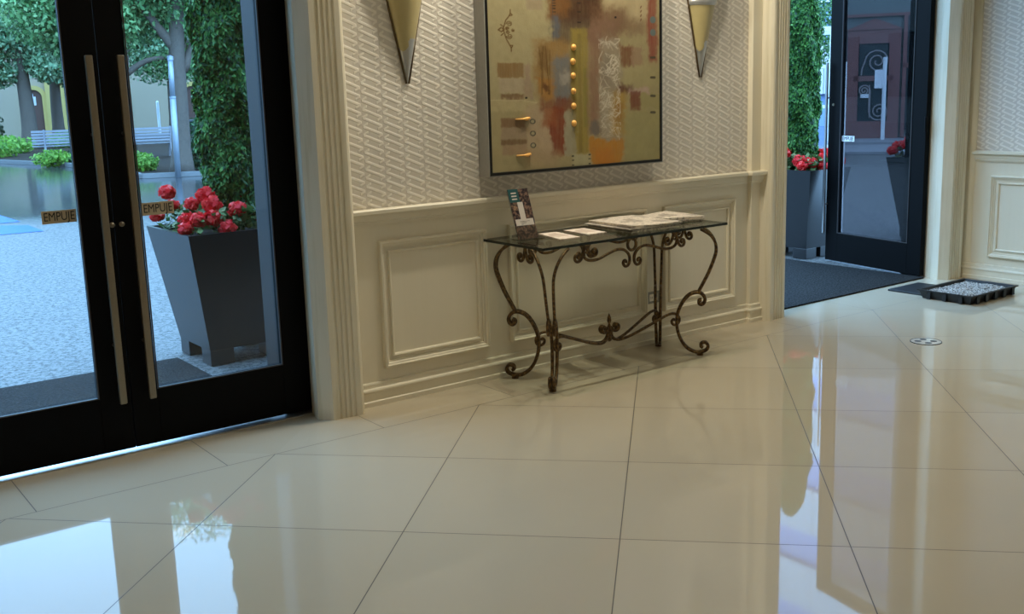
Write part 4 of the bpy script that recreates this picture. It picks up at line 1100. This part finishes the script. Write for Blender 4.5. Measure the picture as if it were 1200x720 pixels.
# left-hand trees, farther away
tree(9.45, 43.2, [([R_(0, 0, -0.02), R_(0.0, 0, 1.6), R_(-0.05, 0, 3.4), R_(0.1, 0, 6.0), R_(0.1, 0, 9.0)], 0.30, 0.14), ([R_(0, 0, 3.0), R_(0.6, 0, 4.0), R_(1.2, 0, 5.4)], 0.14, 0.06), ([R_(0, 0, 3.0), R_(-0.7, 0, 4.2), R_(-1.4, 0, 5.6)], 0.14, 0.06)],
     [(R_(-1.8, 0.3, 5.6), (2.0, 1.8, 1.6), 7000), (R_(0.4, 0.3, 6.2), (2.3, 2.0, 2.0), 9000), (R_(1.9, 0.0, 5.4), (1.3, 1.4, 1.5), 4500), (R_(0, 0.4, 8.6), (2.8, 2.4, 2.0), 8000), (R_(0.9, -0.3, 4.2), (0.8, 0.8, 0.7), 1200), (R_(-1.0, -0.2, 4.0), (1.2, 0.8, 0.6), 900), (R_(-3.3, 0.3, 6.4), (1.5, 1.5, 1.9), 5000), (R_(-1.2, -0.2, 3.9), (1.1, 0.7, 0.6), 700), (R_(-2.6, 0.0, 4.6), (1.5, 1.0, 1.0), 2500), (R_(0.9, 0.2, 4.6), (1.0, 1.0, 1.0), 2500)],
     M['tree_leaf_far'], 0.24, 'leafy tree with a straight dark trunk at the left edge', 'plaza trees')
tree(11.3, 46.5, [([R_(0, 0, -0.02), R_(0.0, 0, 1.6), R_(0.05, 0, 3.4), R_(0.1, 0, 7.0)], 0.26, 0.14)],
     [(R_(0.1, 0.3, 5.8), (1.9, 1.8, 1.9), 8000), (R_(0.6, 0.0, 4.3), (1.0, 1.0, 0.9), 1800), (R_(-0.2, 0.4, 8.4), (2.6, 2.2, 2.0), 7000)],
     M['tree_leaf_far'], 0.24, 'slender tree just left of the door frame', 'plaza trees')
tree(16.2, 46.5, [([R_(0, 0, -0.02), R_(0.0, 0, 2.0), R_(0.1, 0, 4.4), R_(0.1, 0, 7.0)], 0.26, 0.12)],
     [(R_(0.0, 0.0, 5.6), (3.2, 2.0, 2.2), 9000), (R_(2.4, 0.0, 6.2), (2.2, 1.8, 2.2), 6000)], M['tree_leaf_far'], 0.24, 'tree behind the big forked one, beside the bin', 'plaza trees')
tree(28.0, 22.6, [([(0, 0, -0.02), (0, 0, 2.2), (0.1, 0, 5.0)], 0.22, 0.1)],
     [((0.0, 0, 4.6), (1.9, 1.9, 1.9), 12000), ((0.3, 0.3, 3.0), (1.2, 1.2, 0.9), 2500)], M['tree_leaf'], 0.17, 'green tree behind the white pergola by the right doorway', 'plaza trees')

# ---- planting bed, shrubs and ground cover
bd = MB()
bedpoly = [(6.2, 35.0), (7.35, 29.6), (7.45, 24.3), (7.2, 23.0), (9.6, 22.2), (12.5, 27.0), (22, 38.0), (18.0, 50.0), (9.0, 52.0), (4.5, 44.0)]
bd.prism(bedpoly, -0.01, 0.035)
bed = empty('planting_bed', (10, 35, 0), None, None); struct(bed, 'dark soil planting bed across the plaza', 'planting bed')
bd.build('soil', M['soil'], bed)
kb = MB()
for (xa, ya), (xb, yb) in zip(bedpoly, bedpoly[1:] + bedpoly[:1]):
    a = Vector((xa, ya, 0)); b_ = Vector((xb, yb, 0)); n_ = (b_ - a).normalized(); n_ = Vector((n_.y, -n_.x, 0)) * 0.12
    kb.hexa([a, b_, b_ + n_, a + n_], [p + Vector((0, 0, 0.10)) for p in (a, b_, b_ + n_, a + n_)])
kb.build('kerb', M['kerb'], bed)
def shrub(x, y, r, z, n, mat, size, label, group, name='ground_cover_plant'):
    P, d = blob_points((x, y, 0.04 + z * 0.45), (r, r, z * 0.6), n, 0.3)
    P[:, 2] = np.maximum(P[:, 2], 0.03)
    o = MB()
    P0 = P - np.array([x, y, 0]); o.quads(quads_at(P0, d + np.array([0, 0, 0.6]), size, 0.6, 0.7))
    ob = o.build(name, mat); ob.location = (x, y, 0)
    return tag(ob, label, 'plant', group)
shrub(6.9, 37.0, 0.9, 0.5, 1500, M['cover'], 0.14, 'bright green ground cover at the left end of the bed', 'low plants in the bed')
shrub(7.9, 39.5, 1.0, 0.6, 1300, M['cover'], 0.14, 'bright green ground cover left of the straight tree trunk', 'low plants in the bed')
shrub(10.6, 42.5, 0.8, 0.6, 1000, M['cover'], 0.14, 'bright green ground cover right of the straight tree trunk', 'low plants in the bed')
shrub(7.0, 29.9, 0.55, 0.40, 900, M['cover'], 0.11, 'small green plant below the left bench', 'low plants in the bed')
shrub(7.75, 30.6, 0.35, 0.32, 500, M['hedge'], 0.11, 'small dark plant beside the door frame below the left bench', 'low plants in the bed')
shrub(7.75, 25.0, 0.50, 0.42, 1200, M['cover'], 0.10, 'green plants left of the big forked tree trunk', 'low plants in the bed')
shrub(8.05, 26.6, 0.50, 0.40, 1000, M['cover'], 0.10, 'green plants in front of the right bench', 'low plants in the bed')
shrub(9.05, 24.0, 0.55, 0.85, 1400, M['hedge'], 0.12, 'dark shrub right of the big forked tree trunk', 'low plants in the bed', 'dark_shrub')
shrub(8.2, 46.5, 1.05, 1.7, 2000, M['hedge'], 0.16, 'rounded dark shrub at the left edge of the bed', 'low plants in the bed', 'dark_shrub')
shrub(10.2, 27.0, 0.6, 1.3, 900, M['hedge'], 0.16, 'spiky dark plant in front of the bin', 'low plants in the bed', 'dark_shrub')

# ---- benches
def bench(x, y, ax, w, label):
    e = empty('bench', (x, y, 0), label, 'bench', 'pale metal benches on the plaza')
    u = Vector((math.cos(ax), math.sin(ax), 0)); v = Vector((-u.y, u.x, 0)); o_ = Vector((x, y, 0))
    def bar(a0, a1, d0, d1, z0, z1):
        lo = [o_ + u * a0 + v * d0 + Vector((0, 0, z0)), o_ + u * a1 + v * d0 + Vector((0, 0, z0)), o_ + u * a1 + v * d1 + Vector((0, 0, z0)), o_ + u * a0 + v * d1 + Vector((0, 0, z0))]
        return lo, [p + Vector((0, 0, z1 - z0)) for p in lo]
    b = MB()
    for k in range(5): b.hexa(*bar(-w / 2, w / 2, -0.02 - 0.01 * k, 0.02 - 0.01 * k, 0.50 + 0.085 * k, 0.56 + 0.085 * k))
    b.build('backrest', M['bench'], e)
    b = MB()
    for k in range(4): b.hexa(*bar(-w / 2, w / 2, 0.06 + 0.11 * k, 0.15 + 0.11 * k, 0.42, 0.45))
    b.build('seat', M['bench'], e)
    for s in (-0.32, 0.32):
        b = MB()
        P0 = o_ + u * (s * w)
        b.tube([P0 + v * (-0.10), P0 + v * 0.0 + Vector((0, 0, 0.44)), P0 - v * 0.05 + Vector((0, 0, 0.92))], 0.028, 6)
        b.tube([P0 + v * 0.46, P0 + v * 0.42 + Vector((0, 0, 0.42)), P0 + Vector((0, 0, 0.42))], 0.028, 6)
        b.build('leg', M['bench'], e)
bench(8.15, 32.7, -0.20, 1.9, 'pale metal bench left of the door frame')
bench(10.05, 31.0, -0.20, 1.7, 'pale metal bench left of the big forked tree')

# ---- posts
t = empty('lamp_post', (7.80, 22.5, 0), 'leaning grey lamp post in front of the big forked tree', 'lamp post')
MB().tube([(7.80, 22.5, 0), (7.83, 22.5, 1.7)], 0.062, 14).build('lower_pole', M['lamp_post'], t, smooth=True)
MB().tube([(7.83, 22.5, 1.7), (7.85, 22.5, 2.48)], 0.056, 14).build('upper_pole', M['lamp_post'], t, smooth=True)
MB().tube([(7.83, 22.5, 1.68), (7.83, 22.5, 1.72)], 0.068, 14).build('collar', M['lamp_post'], t)
MB().lathe([(0.060, 2.46), (0.066, 2.47), (0.066, 2.55), (0.0, 2.58)], (7.85, 22.5, 0), 14).build('cap', M['lamp_post'], t)
t = empty('lantern', (9.5, 24.6, 0), 'grey street lantern beside the cypress in front of the trees', 'street lamp')
MB().tube([(9.5, 24.6, 0), (9.5, 24.6, 3.15)], 0.045, 10).build('pole', M['lamp_post'], t)
MB().lathe([(0.0, 3.15), (0.10, 3.15), (0.22, 3.30), (0.20, 3.42), (0.0, 3.60)], (9.5, 24.6, 0), 14).build('lamp_head', M['lamp_post'], t, smooth=True)
t = empty('sign_post', (12.05, 53.7, 0), 'thin white sign post right of the straight tree trunk', 'sign post')
MB().tube([(12.05, 53.7, 0), (12.0, 53.7, 2.2)], 0.06, 8).build('pole', M['white'], t)
MB().box(11.85, 12.15, 53.6, 53.66, 1.65, 2.05).build('sign_plate', M['white'], t)
for k, (x, y, hh, lab) in enumerate(((16.95, 50.9, 1.7, 'thin white post left of the big tree trunk'), (15.3, 52.4, 1.5, 'thin white post beside the right door stile'))):
    t = MB().tube([(x, y, 0), (x, y, hh * 0.96), (x, y, hh)], [0.07, 0.07, 0.03], 8).build('white_post', M['white']); tag(t, lab, 'post', 'thin white posts')
t = empty('litter_bin', (14.0, 38.4, 0), 'dark litter bin right of the big forked tree', 'bin')
MB().hexa([(13.68, 38.1, 0.0), (14.32, 38.1, 0.0), (14.32, 38.7, 0.0), (13.68, 38.7, 0.0)], [(13.62, 38.05, 0.86), (14.38, 38.05, 0.86), (14.38, 38.75, 0.86), (13.62, 38.75, 0.86)]).build('body', M['bin'], t, bevel=0.02)
MB().box(13.60, 14.40, 38.03, 38.77, 0.86, 0.95).build('lid', M['bin'], t, bevel=0.02)

# ---- arcaded building across the plaza
def facade_frame(px, py, az):
    """u runs to the right as seen from the lobby, n points away"""
    n_ = Vector((math.sin(az), math.cos(az), 0)); u = Vector((n_.y, -n_.x, 0)); o_ = Vector((px, py, 0))
    return lambda a, d, z: o_ + u * a + n_ * d + Vector((0, 0, z))
AZ = math.radians(16.5)
Q = facade_frame(60.8 * math.sin(AZ), 60.8 * math.cos(AZ), AZ)
def fbox(b, Q, a0, a1, d0, d1, z0, z1, m=0):
    return b.hexa([Q(a0, d0, z0), Q(a1, d0, z0), Q(a1, d1, z0), Q(a0, d1, z0)], [Q(a0, d0, z1), Q(a1, d0, z1), Q(a1, d1, z1), Q(a0, d1, z1)], m)
bld = empty('arcaded_building', Q(0, 0, 0), 'long pale building with yellow arched doorways across the plaza', 'building')
fbox(MB(), Q, -16, 16, 0, 6, 0, 9).build('wall', M['house'], bld)
fbox(MB(), Q, -16.2, 16.2, -0.3, 6.2, 9, 9.6).build('cornice', M['yellow'], bld)
for a in (-8.0, -4.05, -0.1, 3.85, 7.8):
    b = MB(); n = 14
    outer = [(a - 0.62, 0.0)] + [(a - 0.62 * math.cos(t_), 2.05 + 0.62 * math.sin(t_)) for t_ in np.linspace(0, PI, n)] + [(a + 0.62, 0.0)]
    inner = [(a - 0.40, 0.0)] + [(a - 0.40 * math.cos(t_), 2.05 + 0.40 * math.sin(t_)) for t_ in np.linspace(0, PI, n)] + [(a + 0.40, 0.0)]
    m_ = len(outer)
    b.add([Q(x, -0.15, z) for x, z in outer] + [Q(x, -0.15, z) for x, z in inner] + [Q(x, 0.0, z) for x, z in outer] + [Q(x, -0.02, z) for x, z in inner],
          [(i, i + 1, m_ + i + 1, m_ + i) for i in range(m_ - 1)] + [(2 * m_ + i, 2 * m_ + i + 1, i + 1, i) for i in range(m_ - 1)] + [(m_ + i, m_ + i + 1, 3 * m_ + i + 1, 3 * m_ + i) for i in range(m_ - 1)])
    ar = b.build('arch_surround', M['yellow'], bld)
    MB().add([Q(x, -0.03, z) for x, z in inner], [tuple(range(m_))]).build('arched_door', M['brown_door'], ar)
for a in (-3.25, -2.72, 6.2, 9.0):
    fbox(MB(), Q, a - 0.22, a + 0.22, -0.25, 0, 0, 3.0).build('pilaster', M['yellow'], bld)
fbox(MB(), Q, 6.0, 9.4, -0.12, 0, 1.9, 3.0).build('yellow_band', M['yellow'], bld)

# ---- side-street facade with the scrolled brown doors
AZ2 = math.radians(55.8)
Q2_ = facade_frame(29.6 * math.sin(AZ2), 29.6 * math.cos(AZ2), AZ2)
Q2 = lambda a, d, z: Q2_(a * 0.94 - 0.07, d, z if z < 0.2 else 0.12 + (z - 0.28) * 0.943)
hs = empty('street_facade', Q2(0, 0, 0), 'grey building with brown scrolled doors beyond the tinted open door', 'building')
fbox(MB(), Q2, -0.98, 9.0, 0.12, 5, 0, 7.0).build('wall', M['grey_wall'], hs)
for k in range(2):
    fbox(MB(), Q2, -1.2, 9.0, (-4.8, -1.9)[k], 0.12, 0.06 * k, 0.06 * (k + 1)).build('step', M['stone'], hs)
b = MB()
for a0, a1, z0, z1 in ((-0.80, -0.62, 0.28, 3.05), (0.42, 0.60, 0.28, 3.05), (-0.80, 0.60, 3.05, 3.25), (-0.62, 0.42, 1.86, 2.0), (-0.62, 0.42, 0.28, 0.75), (-0.62, -0.50, 0.75, 3.05), (0.30, 0.42, 0.75, 3.05), (-0.5, 0.3, 2.88, 3.05)):
    fbox(b, Q2, a0, a1, 0.0, 0.14, z0, z1)
fr_ = b.build('door_surround', M['mahogany'], hs)
b = MB(); b.prism([(0, 0)] * 3, 0, 1) if 0 else None
b.add([Q2(-0.86, -0.03, 3.25), Q2(0.66, -0.03, 3.25), Q2(-0.10, -0.03, 3.55), Q2(-0.86, 0.12, 3.25), Q2(0.66, 0.12, 3.25), Q2(-0.10, 0.12, 3.55)], [(0, 1, 2), (3, 5, 4), (0, 3, 4, 1), (1, 4, 5, 2), (2, 5, 3, 0)])
b.build('pediment', M['mahogany'], hs)
fbox(MB(), Q2, -0.50, 0.30, 0.07, 0.11, 0.75, 2.88).build('door_glass', M['facade_glass'], hs)
def scroll(cx, cz, r, a0, sgn, tail):
    pts = []
    for k in range(30):
        t_ = k / 29; a = a0 + sgn * 4.2 * PI * t_
        rr_ = r * (1 - 0.86 * t_); pts.append(Q2(cx + rr_ * math.cos(a), 0.03, cz + rr_ * math.sin(a)))
    tl = [Q2(x, 0.03, z) for x, z in tail]
    return tl + pts
for args in ((0.0, 2.38, 0.34, PI, -1, [(-0.42, 2.02), (-0.40, 2.2)]), (0.08, 1.02, 0.27, PI, 1, [(-0.19, 1.75), (-0.19, 1.4)]), (-0.33, 1.60, 0.16, 0, 1, [(-0.17, 0.85), (-0.17, 1.3)])):
    MB().tube(scroll(*args), 0.018, 6).build('iron_scroll', M['wire'], fr_)
fbox(MB(), Q2, -0.42, -0.20, 0.0, 0.03, 1.40, 1.50).build('name_plate', M['white'], fr_)
b = MB()
for a0, a1, z0, z1 in ((0.66, 0.76, 0.3, 3.6), (1.46, 1.54, 0.3, 3.6), (0.66, 1.54, 2.2, 2.32), (-0.9, 1.54, 3.6, 3.68)):
    fbox(b, Q2, a0, a1, 0.02, 0.14, z0, z1)
wf = b.build('window_frame', M['mahogany'], hs)
fbox(MB(), Q2, 0.76, 1.46, 0.07, 0.11, 0.5, 3.6).build('window_glass', M['facade_glass'], hs)
t = empty('sign_post', (23.9, 16.1, 0.06), 'white sign post on the street beyond the tinted open door', 'sign post')
Q3 = facade_frame(23.9, 16.1, AZ2)
MB().tube([Q3(0, 0, 0.06), Q3(0, 0, 2.2)], 0.05, 8).build('pole', M['white'], t)
fbox(MB(), Q3, -0.24, -0.04, -0.02, 0.02, 1.42, 1.88).build('sign_plate', M['white'], t, bevel=0.01)

# unseen block added at left, keeps bright sky out of the open door's reflection
wg = empty('sky_reflection_blocker', (-13, 18, 0), 'added unseen dark grey block that darkens the reflection in the open door', 'building', None, 'structure')
MB().box(-18, -12, 5.2, 66, 0, 9).build('wall', M['grey_wall'], wg)
for k in range(13):
    f_ = MB().box(-12.02, -11.95, 8 + 4 * k, 10 + 4 * k, 1.0, 3.4).build('window', M['facade_glass'], wg)
MB().box(-18.2, -11.8, 5.2, 66.2, 9, 9.4).build('roof_slab', M['slate'], wg)

# ---- white pergola in the gap beside the open door
pg = empty('pergola', (22.2, 16.6, 0), 'white framed pergola beyond the cypress by the open door', 'pergola')
Q4 = facade_frame(24.9, 18.45, math.radians(53.4))
for a in (0.0, -1.4, -2.8):
    for d in (0.0, 2.4):
        fbox(MB(), Q4, a - 0.07, a + 0.07, d - 0.07, d + 0.07, 0, 3.0).build('post', M['white'], pg)
for d in (0.0, 2.4):
    fbox(MB(), Q4, -3.1, 0.15, d - 0.06, d + 0.06, 3.0, 3.12).build('beam', M['white'], pg)
for z in (0.9, 2.0):
    fbox(MB(), Q4, -2.8, 0.0, -0.04, 0.04, z, z + 0.09).build('cross_rail', M['white'], pg)
# pale office block, tall; its upper floors show in the polished tiles
ob = empty('office_block', (34, 30, 0), 'tall white banded office block behind the pergola tree', 'building')
b = MB().box(33.2, 44, 20, 50, 0, 24); b.build('core', M['blue_glass'], ob)
for k in range(7):
    z = 1.2 + 3.3 * k
    b = MB(); y = 20.0
    while y < 49.9:
        b.box(33.0, 33.25, y + 0.02, y + 1.58, z, z + 1.9); y += 1.6
    b.box(33.0, 44, 19.85, 20.0, z, z + 1.9)
    b.build('panel_band', M['panel'], ob)

# ------------------------------------------------------------------- lighting
def lamp(kind, name, loc, energy, col, size=0.1, rot=(0, 0, 0), **kw):
    l = bpy.data.lights.new(name, kind); l.energy = energy; l.color = col
    if kind == 'AREA': l.shape = 'DISK'; l.size = size
    else: l.shadow_soft_size = size
    for k, v in kw.items(): setattr(l, k, v)
    o = bpy.data.objects.new(name, l); C.objects.link(o); o.location = loc; o.rotation_euler = rot
    return o
WARM = (1.0, 0.93, 0.76)
LK = 0.405
for x, e_ in ((3.25, 195), (3.89, 135), (4.57, 130)):      # the row of downlights washing the wall
    lamp('SPOT', 'wall_washer_lamp', (x, 4.27, 3.24), e_ * LK, WARM, 0.030, spot_size=math.radians(150), spot_blend=0.5)
for x, y, e_ in ((0.6, 1.5, 22), (3.8, 1.2, 42), (6.6, 2.0, 22), (0.6, -2.5, 34), (3.8, -2.5, 36), (6.6, -2.5, 30), (-1.8, 0, 24), (3.9, 3.2, 24)):
    lamp('AREA', 'ceiling_downlight', (x, y, ZC - 0.03), e_ * LK * 0.50, WARM, 0.45)

w = bpy.data.worlds.new('overcast_sky'); bpy.context.scene.world = w; w.use_nodes = True
nt = w.node_tree; nt.nodes.clear()
bg = nt.nodes.new('ShaderNodeBackground'); out = nt.nodes.new('ShaderNodeOutputWorld')
tc = nt.nodes.new('ShaderNodeTexCoord'); nz = nt.nodes.new('ShaderNodeTexNoise'); nz.inputs['Scale'].default_value = 1.6; nz.inputs['Detail'].default_value = 3
mx = nt.nodes.new('ShaderNodeMix'); mx.data_type = 'RGBA'
mx.inputs[6].default_value = (0.29, 0.59, 1.0, 1); mx.inputs[7].default_value = (0.35, 0.64, 1.0, 1)
nt.links.new(tc.outputs['Generated'], nz.inputs['Vector']); nt.links.new(nz.outputs['Fac'], mx.inputs[0])
nt.links.new(mx.outputs[2], bg.inputs[0]); nt.links.new(bg.outputs[0], out.inputs[0])
bg.inputs[1].default_value = 7.4

# --------------------------------------------------------------------- camera
f, cy = 1229.2974, 342.4649
pitch, roll, yaw = math.radians(10.7714), math.radians(-1.7063), math.radians(36.5115)
rx = Matrix(((1, 0, 0), (0, math.cos(pitch), -math.sin(pitch)), (0, math.sin(pitch), math.cos(pitch))))
rz = lambda a: Matrix(((math.cos(a), -math.sin(a), 0), (math.sin(a), math.cos(a), 0), (0, 0, 1)))
R = rz(roll) @ rx @ Matrix(((1, 0, 0), (0, 0, -1), (0, 1, 0))) @ rz(yaw)      # world -> right, down, forward
cam = bpy.data.cameras.new('camera'); co = bpy.data.objects.new('camera', cam); C.objects.link(co)
rot = Matrix((R[0], -Vector(R[1]), -Vector(R[2]))).transposed()
co.matrix_world = Matrix.Translation((0, 0, H)) @ rot.to_4x4()
cam.sensor_fit = 'HORIZONTAL'; cam.sensor_width = 36; cam.lens = f / 1200 * 36
cam.shift_y = (cy - 360) / 1200; cam.clip_start = 0.05; cam.clip_end = 400
sc = bpy.context.scene; sc.camera = co
sc.view_settings.view_transform = 'Standard'; sc.view_settings.look = 'None'
sc.view_settings.gamma = 1.0; sc.view_settings.use_curve_mapping = False; sc.view_settings.exposure = 0.0
sc.cycles.max_bounces = 10; sc.cycles.diffuse_bounces = 5; sc.cycles.transparent_max_bounces = 16
sc.cycles.caustics_reflective = False; sc.cycles.caustics_refractive = False
